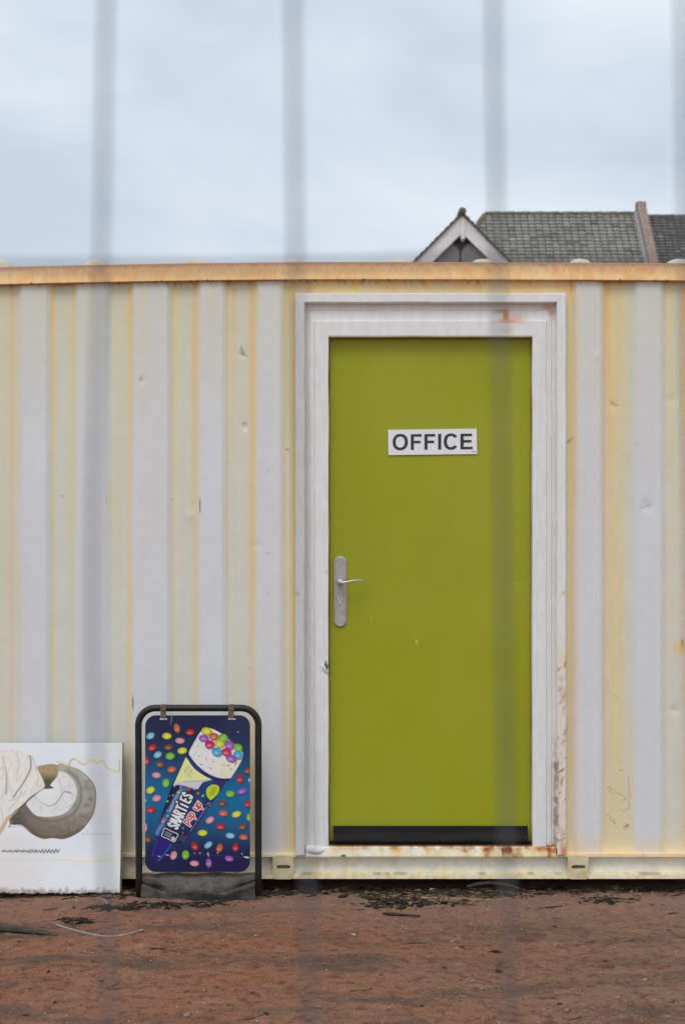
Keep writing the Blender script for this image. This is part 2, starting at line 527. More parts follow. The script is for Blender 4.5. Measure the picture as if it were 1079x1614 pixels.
def mixn(f, a, b_, mode='MIX', fac=1.0):
    m = nt.nodes.new('ShaderNodeMix'); m.data_type = 'RGBA'; m.blend_type = mode
    if f is None: m.inputs[0].default_value = fac
    else: nt.links.new(f, m.inputs[0])
    for i, s_ in ((6, a), (7, b_)):
        if isinstance(s_, tuple): m.inputs[i].default_value = s_
        else: nt.links.new(s_, m.inputs[i])
    return m.outputs[2]
base = ramp(gn(1.6, 6), 0.36, 0.64, (0.410, 0.168, 0.088, 1), (0.390, 0.195, 0.122, 1))
# greyer to the right, redder to the left
sx = nt.nodes.new('ShaderNodeSeparateXYZ'); nt.links.new(tc.outputs['Object'], sx.inputs[0])
mrx = N(nt, 'ShaderNodeMapRange'); mrx.inputs['From Min'].default_value = -0.2; mrx.inputs['From Max'].default_value = 1.3
mrx.inputs['To Min'].default_value = 0.0; mrx.inputs['To Max'].default_value = 0.65
nt.links.new(sx.outputs[0], mrx.inputs['Value'])
base = mixn(mrx.outputs[0], base, (0.310, 0.192, 0.135, 1))
base = mixn(ramp(gn(2.6, 5, 4, (0.6, 1.9, 1)), 0.50, 0.64), base, (0.175, 0.115, 0.084, 1))
base = mixn(ramp(gn(22, 6, 9), 0.48, 0.66), base, (0.20, 0.082, 0.045, 1))
base = mixn(ramp(gn(9, 6, 15, (0.7, 1.5, 1)), 0.56, 0.72), base, (0.44, 0.245, 0.16, 1))
mry = N(nt, 'ShaderNodeMapRange'); mry.inputs['From Min'].default_value = -0.75; mry.inputs['From Max'].default_value = -0.25
mry.inputs['To Min'].default_value = 0.0; mry.inputs['To Max'].default_value = 0.6
nt.links.new(sx.outputs[1], mry.inputs['Value'])
base = mixn(mry.outputs[0], base, (0.42, 0.24, 0.18, 1))
vo = N(nt, 'ShaderNodeTexVoronoi', Scale=120.0); nt.links.new(tc.outputs['Object'], vo.inputs['Vector'])
grit = ramp(vo.outputs['Distance'], 0.10, 0.22, (1, 1, 1, 1), (0, 0, 0, 1))
gm = nt.nodes.new('ShaderNodeMath'); gm.operation = 'MULTIPLY'
nt.links.new(grit, gm.inputs[0]); nt.links.new(ramp(gn(10, 4, 31), 0.46, 0.62), gm.inputs[1])
base = mixn(gm.outputs[0], base, (0.42, 0.31, 0.24, 1))
fine = ramp(gn(260, 3, 2), 0.3, 0.7, (0.55, 0.55, 0.55, 1), (1.4, 1.4, 1.4, 1))
base = mixn(None, base, fine, 'MULTIPLY')
nt.links.new(base, b.inputs['Base Color']); b.inputs['Roughness'].default_value = 0.92; b.inputs['Specular IOR Level'].default_value = 0.25
bump(nt, b, ((14, 5, 0.02), (60, 5, 0.012), (240, 4, 0.004)))
g = grid_obj('ground', np.stack([GX, GY, GH], -1), M_dirt)
g['kind'] = 'structure'


def gpt(px, py, lift=0.0):
    """ground point seen at a photo pixel"""
    d = CAMZ * F / (py - CY)
    for _ in range(3):
        x = (px - CX) / F * d; y = d - D0
        h = float(ground_h(np.array([x]), np.array([y]))[0])
        d = (CAMZ - h) * F / (py - CY)
    return Vector(((px - CX) / F * d, d - D0, h + lift))


# ================================================================== CONTAINER
box_root = empty('shipping_container', (0, 0, 0.04))
tag(box_root, 'long white shipping container streaked with yellow rust runs, holding the green office door', 'container')

# stain map ------------------------------------------------------------
WHITE = alb(175, 176, 182)
YEL = alb(173, 174, 156)
TAN = alb(190, 170, 112)
ORA = alb(195, 154, 96)
BRN = alb(140, 90, 55)
# (centre px, half width, strength top, strength bottom, fade-length py, colour)
LINES = [
    (8, 5, .35, .15, 900, TAN), (17, 3.5, .9, .45, 330, ORA), (24, 3, .5, .15, 150, TAN), (16, 3, .5, .55, 1500, YEL * 0.95),
    (83, 3.6, 1.0, .0, 190, ORA), (82, 3.2, .7, .35, 900, TAN), (98, 3, .4, .05, 120, TAN), (114, 2.6, .95, .30, 420, TAN),
    (179, 3, .15, .1, 900, TAN), (202, 3.0, .95, .65, 1000, TAN), (206, 4, .5, .12, 260, ORA), (185, 2, .4, .05, 150, TAN),
    (225, 3.5, .55, .10, 230, TAN), (276, 3.0, .95, .28, 520, TAN), (268, 3, .5, .2, 700, YEL * .96),
    (306, 5.5, .95, .18, 420, ORA), (311, 2.5, .5, .35, 900, TAN), (333, 4, .25, 0, 160, TAN),
    (357, 2.2, .9, .35, 700, TAN), (367, 3.5, .9, .05, 170, ORA), (396, 4.2, 1.0, .50, 900, ORA), (401, 3.5, .5, .3, 900, TAN),
    (384, 2, .3, .05, 200, TAN), (448, 3, .75, .25, 500, TAN), (459, 5.0, .8, .75, 2000, TAN * .93), (463, 2.2, .7, .6, 2000, TAN * .72),  # last two: brownish stain and shading painted beside the door frame
    (897, 5.5, .95, .75, 900, TAN * .92), (904, 3, .6, .3, 500, ORA), (912, 2.2, .35, .25, 2000, TAN), (941, 3, .25, .2, 600, YEL),
    (952, 3.0, .8, .35, 600, ORA), (960, 7.0, 1.0, .35, 420, ORA), (966, 4, .9, .65, 1500, TAN), (975, 3.5, .6, .2, 300, ORA),
    (981, 5, .85, .45, 900, TAN), (990, 6, .5, .25, 500, YEL * .97), (1050, 4, .5, .2, 500, TAN), (1058, 4.0, .9, .25, 300, TAN),
    (1068, 5, .4, .3, 900, YEL * .95), (1076, 3.5, .95, .3, 500, ORA), (976, 3.5, .0, .7, -700, TAN), (993, 3.0, .0, .75, -500, TAN), (955, 2.5, .0, .6, -600, TAN),
]
# procedural continuation outside the frame
for k in range(-8, 20):
    for off, st in ((0, 1), (34, .8)):
        c = 83 - 92 + k * 92 + off
        if c < -15 or c > 1095:
            LINES.append((c + rng.uniform(-3, 3), rng.uniform(2.5, 5), rng.uniform(.6, 1) * st, rng.uniform(.1, .5), rng.uniform(200, 900), TAN if rng.random() < .6 else ORA))
# (left edge, right edge) of the white outer ribs, in photo pixels
RIBS = [(30, 77), (118, 170), (208, 268), (312, 355), (403, 446), (905, 950), (1000, 1045), (1092, 1137)]
RIBS += [(30 - 92 * k, 77 - 92 * k) for k in range(1, 8)] + [(1092 + 92 * k, 1137 + 92 * k) for k in range(1, 6)]
RIBS.sort()


def rib_mask(px, soft=3.0, grow=0.0):
    m = np.zeros_like(px)
    for a, b_ in RIBS:
        m = np.maximum(m, sst(a - soft - grow, a + soft - grow, px) * sst(b_ + soft + grow, b_ - soft + grow, px))
    return m


RD = 0.017
def wall_y(px):
    y = np.full_like(px, RD)
    for a, b_ in RIBS:
        t = np.clip(np.minimum((px - (a - 5)) / 10, ((b_ + 5) - px) / 10), 0, 1)
        y = np.minimum(y, RD * (1 - t))
    y = np.where((px > 450) & (px < 900), np.minimum(y, 0.012), y)
    return y


CHIPS = [(382, 556, 5, 4, 20, .8), (385, 672, 3.5, 5, 0, .35), (222, 597, 2.5, 5, 10, .4), (219, 605, 3, 2, 0, .3), (97, 782, 4, 1.5, 20, .4),
         (168, 790, 1.6, 4, 0, .35), (968, 637, 6, 2.5, 20, .35), (897, 694, 1.2, 6, 35, .7), (1018, 797, 9, 1.6, -18, .5), (1025, 800, 3, 1.2, 40, .4),
         (1066, 1118, 7, 2.5, 0, .3), (960, 1245, 1.0, 12, -40, .5), (985, 1262, 1.0, 8, 60, .5), (968, 1295, 1.0, 8, -30, .6),
         (422, 740, 2, 3, 0, .3), (424, 872, 4, 1.4, 10, .3), (422, 935, 1.2, 5, 0, .35), (395, 1055, 6, 1.2, 20, .35), (272, 786, 3, 2, 0, .4),
         (1004, 700, 1.2, 3, 0, .3), (980, 1215, 2, 2, 0, .6), (233, 720, 1, 3, 0, .3), (946, 1400, 3, 2, 0, .3)]


SCR = [([(380, 546), (380.5, 552), (383, 557), (390, 560.5)], 1.0, .75, alb(105, 105, 105)), ([(382, 667), (386, 665), (389, 668)], .8, .6, alb(125, 125, 118)),
       ([(384, 671), (388, 671), (388, 679), (384, 679), (384, 671)], .9, .7, alb(205, 205, 208)), ([(218, 605), (221, 603), (221, 595), (223, 591)], .8, .7, alb(180, 140, 95)),
       ([(963, 633), (968, 636), (974, 638), (968, 640)], .7, .6, alb(110, 100, 70)), ([(894, 698), (903, 690)], .8, .8, alb(100, 95, 80)), ([(984, 716), (989, 721), (991, 728)], 1.2, .7, ORA),
       ([(1008, 803), (1013, 799), (1022, 798), (1029, 794)], .8, .6, alb(135, 135, 138)), ([(188, 642), (199, 641)], .9, .4, TAN), ([(168, 782), (169, 798)], .9, .5, TAN),
       ([(960, 1241), (972, 1250), (985, 1258), (992, 1266), (992, 1276)], .6, .6, alb(130, 115, 95)), ([(992, 1276), (984, 1280), (978, 1278)], .7, .5, alb(150, 115, 80)),
       ([(958, 1285), (964, 1294), (970, 1299)], .6, .6, alb(120, 115, 105)), ([(963, 1093), (972, 1097), (979, 1105)], .5, .5, alb(150, 140, 110)), ([(985, 1306), (990, 1302)], 1.4, .9, alb(165, 95, 60)),
       ([(991, 1226), (993, 1262)], .9, .5, alb(175, 120, 80)), ([(955, 1240), (954, 1290), (956, 1320)], .7, .5, TAN), ([(419, 748), (424, 742)], .6, .4, alb(130, 140, 175)),
       ([(192, 1050), (200, 1056), (201, 1050)], .6, .5, TAN), ([(172, 755), (168, 758), (174, 764)], .6, .4, TAN), ([(423, 870), (418, 874)], .6, .4, alb(140, 140, 140)), ([(96, 781), (99, 783)], 1.1, .6, alb(140, 138, 132)),
       ([(452, 708), (454, 709)], 1.2, .8, alb(80, 80, 78)), ([(164, 562), (165, 564)], .8, .5, alb(120, 120, 118)), ([(395, 1020), (388, 1030), (396, 1036)], .5, .35, alb(150, 150, 148))]
def wall_col(px, py):
    c = np.zeros(px.shape + (3,)) + WHITE
    t = sst(1, 0, np.clip((py - 442) / 900, 0, 1))
    wobx = (fbm(py / 90.0, px / 60.0, 35, 3) - .5) * 12
    inner = 1 - rib_mask(px + wobx, 7) * (.82 + .18 * sst(450, 700, py))
    n1 = fbm(px / 7.0, py / 420.0, 5, 3); n2 = fbm(px / 60.0, py / 260.0, 9, 3)
    c = mixc(c, YEL, np.clip(inner * (0.30 + 0.46 * t + (n1 - .5) * 1.0), 0, 1))
    # light wash of yellow at the top of everything
    c = mixc(c, YEL, np.clip(sst(760, 445, py) * (0.25 + n1 * .8) + (n2 - 0.55) * 1.0, 0, .8) * 0.8)
    c = mixc(c, alb(176, 182, 194), np.clip((1 - inner) * (n2 * 1.5 - .6), 0, .6))
    for cx, hw, a0, a1, ln, colr in LINES:
        if cx < px.min() - 12 or cx > px.max() + 12: continue
        wob = (fbm(py / 130.0 + cx, py * 0 + cx, 33, 2) - 0.5) * 3.0
        dep = np.clip((py - 442), 0, None)
        if ln < 0:
            s_ = a0 + (a1 - a0) * sst(1345 + ln * .75, 1345, py)
        else:
            s_ = a1 + (a0 - a1) * np.exp(-dep / (ln * 0.62))
        s_ = s_ * (0.45 + 1.0 * fbm(px / 2.2 + 9, py / 95.0, int(abs(cx)) + 3, 3))
        hw = hw * (0.7 + .6 * vnoise(py / 150.0, py * 0 + cx, 37))
        prof = np.exp(-(np.abs(px - cx - wob) / hw) ** 1.9)
        c = mixc(c, colr, np.clip(prof * s_ * 1.1, 0, .95) * .80)
    # wash gathering above the bottom rail
    wsh = sst(1295, 1345, py + (n1 - .5) * 30) * np.where(px > 890, .85, .35)
    c = mixc(c, alb(190, 175, 144), np.clip(wsh, 0, 1) * (0.6 + .4 * n1))
    # header above the door
    hd = ((px > 452) & (px < 905) & (py < 480)).astype(float)
    hn = fbm(px / 16.0, py / 18.0, 71, 4)
    c = mixc(c, alb(194, 168, 122), hd * np.clip(0.25 + hn * 1.1, 0, 1))
    c = mixc(c, alb(190, 152, 105), hd * np.clip((hn - .52) * 2.2, 0, .45))
    c = mixc(c, ORA * .8, hd * np.exp(-((px - 487) / 7) ** 2) * .7)
    # brown rust drips and a shade line painted directly below the rail
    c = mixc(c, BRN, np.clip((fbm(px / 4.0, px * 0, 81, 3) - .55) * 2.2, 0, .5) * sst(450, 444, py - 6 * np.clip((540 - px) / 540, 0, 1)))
    # fine specks
    sp = vnoise(px / 1.3, py / 1.6, 91)
    c = mixc(c, alb(120, 105, 80), np.clip((sp - .992) * 60, 0, .5))
    for cx, cy, rx, ry, an, s_ in CHIPS:
        if cx < px.min() - 20 or cx > px.max() + 20: continue
        a = math.radians(an); dx = px - cx; dy = py - cy
        u = (dx * math.cos(a) + dy * math.sin(a)) / rx; v = (-dx * math.sin(a) + dy * math.cos(a)) / ry
        q = u * u + v * v
        c = mixc(c, alb(110, 108, 105), np.exp(-q * q * 1.2) * s_ * (q < 4) * np.clip(0.3 + v * .9 + .5, 0, 1))
    for pts_, wd, s_, colr in SCR:
        xs_ = [p[0] for p in pts_]
        if max(xs_) < px.min() - 5 or min(xs_) > px.max() + 5: continue
        d = np.full(px.shape, 1e9)
        for p, q in zip(pts_, pts_[1:]): d = np.minimum(d, Art._segd(px, py, p, q))
        c = mixc(c, colr, np.clip((wd * 1.2 + .3 - d) / 1.0 + .5, 0, 1) * s_ * .7)
    for cx, cy, rx, ry in ((315, 797, 1.0, 12), (209, 1108, 1.2, 11)):
        c = mixc(c, alb(60, 60, 62), np.exp(-(((px - cx) / rx) ** 2 + ((py - cy) / ry) ** 4)) * .9)
    c = mixc(c, ORA, np.exp(-((px - 1072) / 9) ** 2 - ((py - 1022) / 12) ** 2) * .8)
    c = mixc(c, BRN, np.exp(-((px - 1076) / 2) ** 2 - ((py - 1014) / 6) ** 2) * .9)
    c = mixc(c, BRN, np.exp(-((px - 989) / 2.5) ** 2 - ((py - 1303) / 2) ** 2) * .9)
    return c


def wall_panel(pxs, py0, py1, name='wall_panel'):
    pys = np.concatenate([np.arange(py0, py0 + 60, 2.5), np.arange(py0 + 60, py1, 2.6), [py1]]) if py1 - py0 > 80 else np.linspace(py0, py1, 16)
    PX, PY = np.meshgrid(pxs, pys)
    Y = wall_y(PX)
    # dents and unevenness in the sheet
    Y = Y + (fbm(PX / 110.0, PY / 190.0, 101, 3) - .5) * 0.010
    for cx, cy, r, dp in ((385, 672, 5, .004), (382, 556, 6, .004), (222, 600, 5, .003), (968, 637, 6, .003), (1018, 797, 9, .004), (405, 860, 7, .003), (300, 812, 8, -.003), (1060, 630, 9, .003), (940, 560, 8, -.002), (1065, 1120, 8, .004)):
        Y = Y + dp * np.exp(-(((PX - cx) ** 2 + (PY - cy) ** 2) / (r * r)))
    X = (PX - CX) / F * D0; Z = CAMZ + (CY - PY) / F * D0
    return grid_obj(name, np.stack([X, Y, Z], -1), M_wall, wall_col(PX, PY), box_root, flip=True)


LEFT_PX, RIGHT_PX = -705, 1658
ZF0 = 438
wall_panel(np.concatenate([np.arange(LEFT_PX + 40, -60, 5.0), np.arange(-60, 474, 1.0)]), ZF0 - 8, 1347)
wall_panel(np.concatenate([np.arange(884, 1140, 1.0), np.arange(1140, RIGHT_PX - 40, 5.0)]), ZF0 - 8, 1347)
wall_panel(np.arange(473.2, 885, 1.5), ZF0 - 4, 470, 'header_panel')


def bow(px):
    return np.where(px < 540, 8 * (np.clip((540 - px) / 540, 0, 1.3)) ** 1.7, 2 * np.clip((px - 540) / 540, 0, 1.6) ** 2)


# top rail --------------------------------------------------------------
def sweep_h(name, prof, pxs, colf, mat, bowed=False, parent=box_root, sub=2.0):
    """prof: list of (py, y); a horizontal member"""
    pr = [prof[0]]
    for (a, ya), (b_, yb) in zip(prof, prof[1:]):
        n = max(1, int(max(abs(b_ - a), abs(yb - ya) * 390) / sub))
        pr += [(a + (b_ - a) * i / n, ya + (yb - ya) * i / n) for i in range(1, n + 1)]
    pys = np.array([p[0] for p in pr]); ys = np.array([p[1] for p in pr])
    PX, PY = np.meshgrid(pxs, pys); _, Y = np.meshgrid(pxs, ys)
    B = bow(PX) if bowed else 0
    X = (PX - CX) / F * D0
    Z = CAMZ + (CY - PY - B) / F * D0
    return grid_obj(name, np.stack([X, Y, Z], -1), mat, colf(PX, PY, Y), parent, smooth=False, flip=True)


def rail_col(px, py, y):
    n = fbm(px / 3.0, py / 60.0, 41, 4); n2 = fbm(px / 40.0, py / 40.0, 43, 3); n3 = fbm(px / 12.0, py / 100.0, 45, 3)
    c = np.zeros(px.shape + (3,)) + alb(198, 163, 118)
    c = mixc(c, alb(196, 148, 102), np.clip(n2 * 1.8 - .35, 0, 1) * .9)
    c = mixc(c, alb(199, 169, 130), np.clip(n3 * 3 - 1.5, 0, .8))
    c = mixc(c, alb(188, 128, 98), np.clip((n - .48) * 3, 0, .75) * sst(440, 414, py))
    c = mixc(c, alb(150, 118, 92), sst(421, 415, py + (n - .5) * 8) * .85)
    nod = np.clip((fbm(px / 4.0, px * 0 + 3, 47, 2) - .74) * 6, 0, 1)
    c = mixc(c, alb(92, 58, 42), np.clip(sst(440.3, 441.5, py) * (.55 + nod) + nod * sst(438, 440.5, py), 0, .9))  # thin shadow line painted along the lower edge, with brown rust nodules
    return c


pxr = np.concatenate([np.arange(LEFT_PX, -60, 8.0), np.arange(-60, 1140, 1.2), np.arange(1140, RIGHT_PX + 1, 8.0)])
sweep_h('top_rail', [(414, .07), (413, -.008), (414.5, -.010), (440.5, -.021), (441.5, -.018), (442.5, .03)], pxr, rail_col, M_rail, True)
# rust nodules along the underside lip
for px, r in ((17, 2.6), (93, 3.2), (129, 1.8), (187, 2.4), (220, 1.8), (233, 1.6), (243, 2), (262, 2), (283, 1.6), (302, 2.4), (335, 2), (353, 2), (365, 2.2), (474, 2.5), (484, 3), (497, 2.6), (614, 1.8), (752, 2), (958, 2.8), (1046, 2.2)):
    bo = float(bow(np.array([px]))[0])
    p = P(px, 441.5 + bo, -0.019)
    m4 = Matrix.Translation(p) @ Matrix.Diagonal((r / 390, .003, r * .6 / 390, 1))
    bm = bmesh.new(); bmesh.ops.create_icosphere(bm, subdivisions=2, radius=1, matrix=m4)
    for v in bm.verts: v.co += Vector([random.uniform(-1, 1) * .0006 for _ in range(3)])
    obj_bm('rust_blister', bm, M_rust, box_root, True)

# bottom rail: a channel with two lips ------------------------------------
def brail_col(px, py, y):
    n = fbm(px / 6.0, py / 8.0, 51, 4); n2 = fbm(px / 50.0, py / 20.0, 53, 3)
    c = np.zeros(px.shape + (3,)) + alb(190, 191, 188)
    c = mixc(c, alb(186, 183, 174), np.clip(n2 * 2 - .8, 0, .3))
    lip = np.clip(sst(1351, 1349, py) + sst(1376, 1378, py), 0, 1)
    c = mixc(c, alb(193, 180, 148), lip * (.6 + .4 * n))
    c = mixc(c, alb(190, 152, 108), lip * np.clip(n * 3 - 1.6, 0, .8))
    c = mixc(c, alb(194, 168, 134), np.where(px > 890, sst(1351, 1349, py) * .8, 0))
    for cx, hw in ((513, 1.5), (545, 2.5), (500, 1.2), (700, 1.4), (760, 1.2)):
        c = mixc(c, alb(185, 165, 105), np.exp(-((px - cx) / hw) ** 2) * .5 * (py > 1350))
    c = mixc(c, alb(105, 80, 60), np.clip((fbm(px / 22.0, py * 0, 57, 3) - .58) * 4, 0, .5) * np.exp(-((py - 1377.8) / .7) ** 2))
    return c


sweep_h('bottom_rail', [(1344.5, .034), (1345.5, -.012), (1350, -.013), (1350.5, .026), (1377.5, .026), (1378, -.013), (1384.5, -.014), (1385.5, .05), (1385.5, .2)], pxr, brail_col, M_rail, sub=1.2)


def slot_plate(name, x0, x1, y0, y1, sx, sy, rx, ry, yf, yb, mat, parent):
    """rectangular plate in photo px with a rounded slot"""
    bm = bmesh.new(); n = 32
    rings = []
    for (yy) in (yf, yb):
        o = []; i_ = []
        for k in range(n):
            a = 2 * math.pi * k / n
            ca, sa = math.cos(a), math.sin(a)
            cx, cy = (x0 + x1) / 2, (y0 + y1) / 2; hw, hh = (x1 - x0) / 2, (y1 - y0) / 2
            t = min(hw / max(abs(ca), 1e-6), hh / max(abs(sa), 1e-6))
            qx, qy = cx + ca * t, cy + sa * t
            e_ = 4
            sxp = sx + rx * math.copysign(abs(ca) ** (2 / e_), ca); syp = sy + ry * math.copysign(abs(sa) ** (2 / 2.6), sa)
            o.append(bm.verts.new((XX(qx), yy, ZZ(qy)))); i_.append(bm.verts.new((XX(sxp), yy, ZZ(syp))))
        rings.append((o, i_))
    (fo, fi), (bo_, bi) = rings
    for k in range(n):
        j = (k + 1) % n
        bm.faces.new((fo[k], fo[j], fi[j], fi[k])); bm.faces.new((bo_[j], bo_[k], bi[k], bi[j]))
        bm.faces.new((fo[j], fo[k], bo_[k], bo_[j])); bm.faces.new((fi[k], fi[j], bi[j], bi[k]))
    bmesh.ops.recalc_face_normals(bm, faces=bm.faces)
    return obj_bm(name, bm, mat, parent)


for x0, x1 in ((430, 462.5), (893.5, 926)):
    pl = slot_plate('lashing_bracket', x0, x1, 1347.5, 1384.8, (x0 + x1) / 2 + .5, 1365.5, 11, 3, -.018, -.0135 + .006, M_cream, box_root)
    bm = bmesh.new(); box(bm, XX(x0 + 2), XX(x1 - 2), -.006, .02, ZZ(1383), ZZ(1349))
    obj_bm('slot_shade_block', bm, noise_mat('bracket inside', (.12, .11, .10), (.2, .18, .16), 30), box_root)  # darker block behind the slot, painting the shade of its recess

# roof, ends, back, posts ------------------------------------------------
zt = ZZ(416); zb = ZZ(1385)
xl, xr = XX(LEFT_PX), XX(RIGHT_PX)
bm = bmesh.new()
box(bm, xl, xr, .072, 2.42, zt - .02, zt - .004)
for px in [152 - 155 * k for k in range(1, 6)] + [152, 305, 463, 627, 760, 914] + [1069 + 155 * k for k in range(0, 4)]:
    x = XX(px, .14); hw = 0.062
    nn = 12; prev = None
    rings = []
    for (yy, s_) in ((.085, .0), (.10, .6), (.14, .93), (.20, 1.0), (2.25, 1.0), (2.36, .6), (2.40, 0)):
        ring = []
        for k in range(nn + 1):
            u = -1 + 2 * k / nn
            zz = zt - .006 + .052 * s_ * (1 - abs(u) ** 3.2) + (.0008 * math.sin(px + k))
            ring.append(bm.verts.new((x + u * hw * (0.75 + .25 * s_), yy, zz)))
        rings.append(ring)
    for r0, r1 in zip(rings, rings[1:]):
        for k in range(nn): bm.faces.new((r0[k], r0[k + 1], r1[k + 1], r1[k]))
obj_bm('roof', bm, M_roofpaint, box_root, False)
bm = bmesh.new(); box(bm, xl + .02, xr - .02, .21, 2.40, zb + .002, zb + .06); obj_bm('floor_frame', bm, M_dark, box_root)
bm = bmesh.new(); box(bm, xl + .05, xr - .05, 2.38, 2.42, zb + .06, zt - .021); obj_bm('rear_wall', bm, M_plainwhite, box_root)
for xa in (xl, xr - .09):
    bm = bmesh.new(); box(bm, xa, xa + .09, -.02, .07, zb - .002, zt + .004, .006); obj_bm('corner_post', bm, M_plainwhite, box_root)
    bm = bmesh.new(); xm = xa + .045
    ys = np.arange(.071, 2.379, .035)
    prev = None
    for i, yy in enumerate(ys):
        dx = (0, .03, .03, 0)[i % 4] - .015
        a = bm.verts.new((xm + dx, yy, zb + .061)); b_ = bm.verts.new((xm + dx, yy, zt - .022))
        if prev: bm.faces.new((prev[0], a, b_, prev[1]))
        prev = (a, b_)
    obj_bm('end_wall', bm, M_plainwhite, box_root)

# door frame --------------------------------------------------------------
def frame_col(px, py, side):
    c = np.zeros(px.shape + (3,)) + alb(186, 187, 191)
    n = fbm(px / 5.0, py / 22.0, 61, 4); n2 = fbm(px / 3.0, py / 9.0, 63, 4)
    c = mixc(c, alb(174, 175, 176), np.clip(n * 2 - .8, 0, .35))
    # rust bleed near top right and mitre
    for cx, cy, rx, ry, s_ in ((797, 497, 4, 9, .95), (790, 490, 12, 3, .55), (800, 506, 22, 2.5, .5), (812, 500, 14, 10, .3), (862, 484, 8, 4, .5), (868, 492, 4, 7, .4), (800, 520, 9, 8, .25)):
        q = ((px - cx) / rx) ** 2 + ((py - cy) / ry) ** 2
        c = mixc(c, alb(165, 105, 52), np.clip(np.exp(-q) * s_ * (.9 + n2), 0, .95))
    # paint peeled to red primer on the outer right flange, low down
    rg = ((px > 876) & (px < 895)).astype(float) * sst(1015, 1050, py + (n2 - .5) * 30)
    c = mixc(c, alb(190, 176, 162), rg * .6)
    c = mixc(c, alb(172, 130, 108), rg * np.clip((fbm(px / 6.0 + py / 14.0, py / 12.0 - px / 9.0, 65, 4) - .55) * 5, 0, .5))
    c = mixc(c, alb(105, 62, 52), rg * np.clip((fbm(px / 3.0 + py / 9.0, py / 9.0, 67, 4) - .66) * 9, 0, .7))
    c = mixc(c, alb(120, 100, 92), ((px > 872) & (px < 878)) * sst(1150, 1200, py) * np.clip((n2 - .45) * 5, 0, .8))
    c = mixc(c, alb(215, 178, 140), ((px > 876) & (px < 897)) * np.exp(-((py - 1030) / 14) ** 2) * .5)
    # yellowed outer edge
    c = mixc(c, TAN, np.clip(sst(467.6, 465.5, px) + sst(889.5, 892, px), 0, 1) * .45 * n)
    # low rust
    c = mixc(c, alb(170, 105, 62), np.clip((n2 - .4) * 3, 0, 1) * sst(1322, 1338, py) * (px > 855) * .8)
    sp = vnoise(px / 1.6, py / 1.9, 68)
    c = mixc(c, alb(130, 115, 95), np.clip((sp - .985) * 40, 0, .7))
    for cx, cy, r in ((469, 935, 2.6), (887, 935, 2.6)):
        c = mixc(c, alb(140, 128, 92), np.exp(-((px - cx) ** 2 + (py - cy) ** 2) / r ** 2))
    # chip by the lock
    q = (np.abs(px - 513.5) / 4 + np.abs(py - 1051) / 8)
    c = mixc(c, alb(58, 58, 64), np.clip((1.25 - q) * 5, 0, 1))
    q = ((px - 514) / 3) ** 2 + ((py - 902) / 5) ** 2
    c = mixc(c, alb(120, 122, 120), np.exp(-q * 2) * .5)
    return c


PROF = [(0, 0, .034), (0, 0, -.026), (1, 1, -.029), (13, 13, -.029), (14, 14, -.026), (15, 15, .014), (20, 24, .011), (22, 26, .005), (29, 41, .004), (30.5, 43, -.008),
        (50, 65, -.009), (51.5, 67, -.007), (51.5, 67, .075)]
L0, R0, T0, B0 = 466.0, 890.0, 463.5, 1346.0
pr = [PROF[0]]
for a, b_ in zip(PROF, PROF[1:]):
    n = max(1, int(max(abs(b_[0] - a[0]), abs(b_[1] - a[1])) / 2.5))
    pr += [tuple(a[i] + (b_[i] - a[i]) * k / n for i in range(3)) for k in range(1, n + 1)]
nv = 300; nh = 200
rows = []
for s_, t_, y_ in pr:
    bend = B0 if s_ < 15.1 else 1334.0
    L = [(L0 + s_, bend + (T0 + t_ - bend) * k / nv) for k in range(nv)]
    T = [(L0 + s_ + (R0 - L0 - 2 * s_) * k / nh, T0 + t_) for k in range(nh)]
    R = [(R0 - s_, T0 + t_ + (bend - T0 - t_) * k / nv) for k in range(nv + 1)]
    rows.append([(x, z, y_) for x, z in L + T + R])
A = np.array(rows)
PX, PY, Y = A[..., 0], A[..., 1], A[..., 2]
Y = Y + (fbm(PX / 18.0, PY / 40.0, 69, 3) - .5) * .0025 * (Y < .03)
PXw = PX + (fbm(PY / 60.0, PX * 0 + 2, 66, 2) - .5) * 1.2; PYw = PY + (fbm(PX / 60.0, PX * 0 + 4, 64, 2) - .5) * 1.2
pts = np.stack([(PXw - CX) / F * D0, Y, CAMZ + (CY - PYw) / F * D0], -1)
grid_obj('door_frame', pts, M_frame, frame_col(PX, PY, None), box_root, smooth=False, flip=False)
bm = bmesh.new()   # torn flake of paint curling off the jamb
prev = None
for t in np.linspace(0, 1, 7):
    cx = 507 + 11 * t; cy = 1046 + 18 * t ** 1.3; wv = 4.6 * math.sin(math.pi * min(1, t * .8 + .2))
    a = bm.verts.new(P(cx - wv, cy + wv * .5, -.010 - .006 * math.sin(3 * t))); b_ = bm.verts.new(P(cx + wv * .3, cy - wv * .2, -.012 - .008 * math.sin(3 * t)))
    if prev: bm.faces.new((prev[0], a, b_, prev[1]))
    prev = (a, b_)
obj_bm('paint_flake', bm, M_plainwhite, box_root, True)

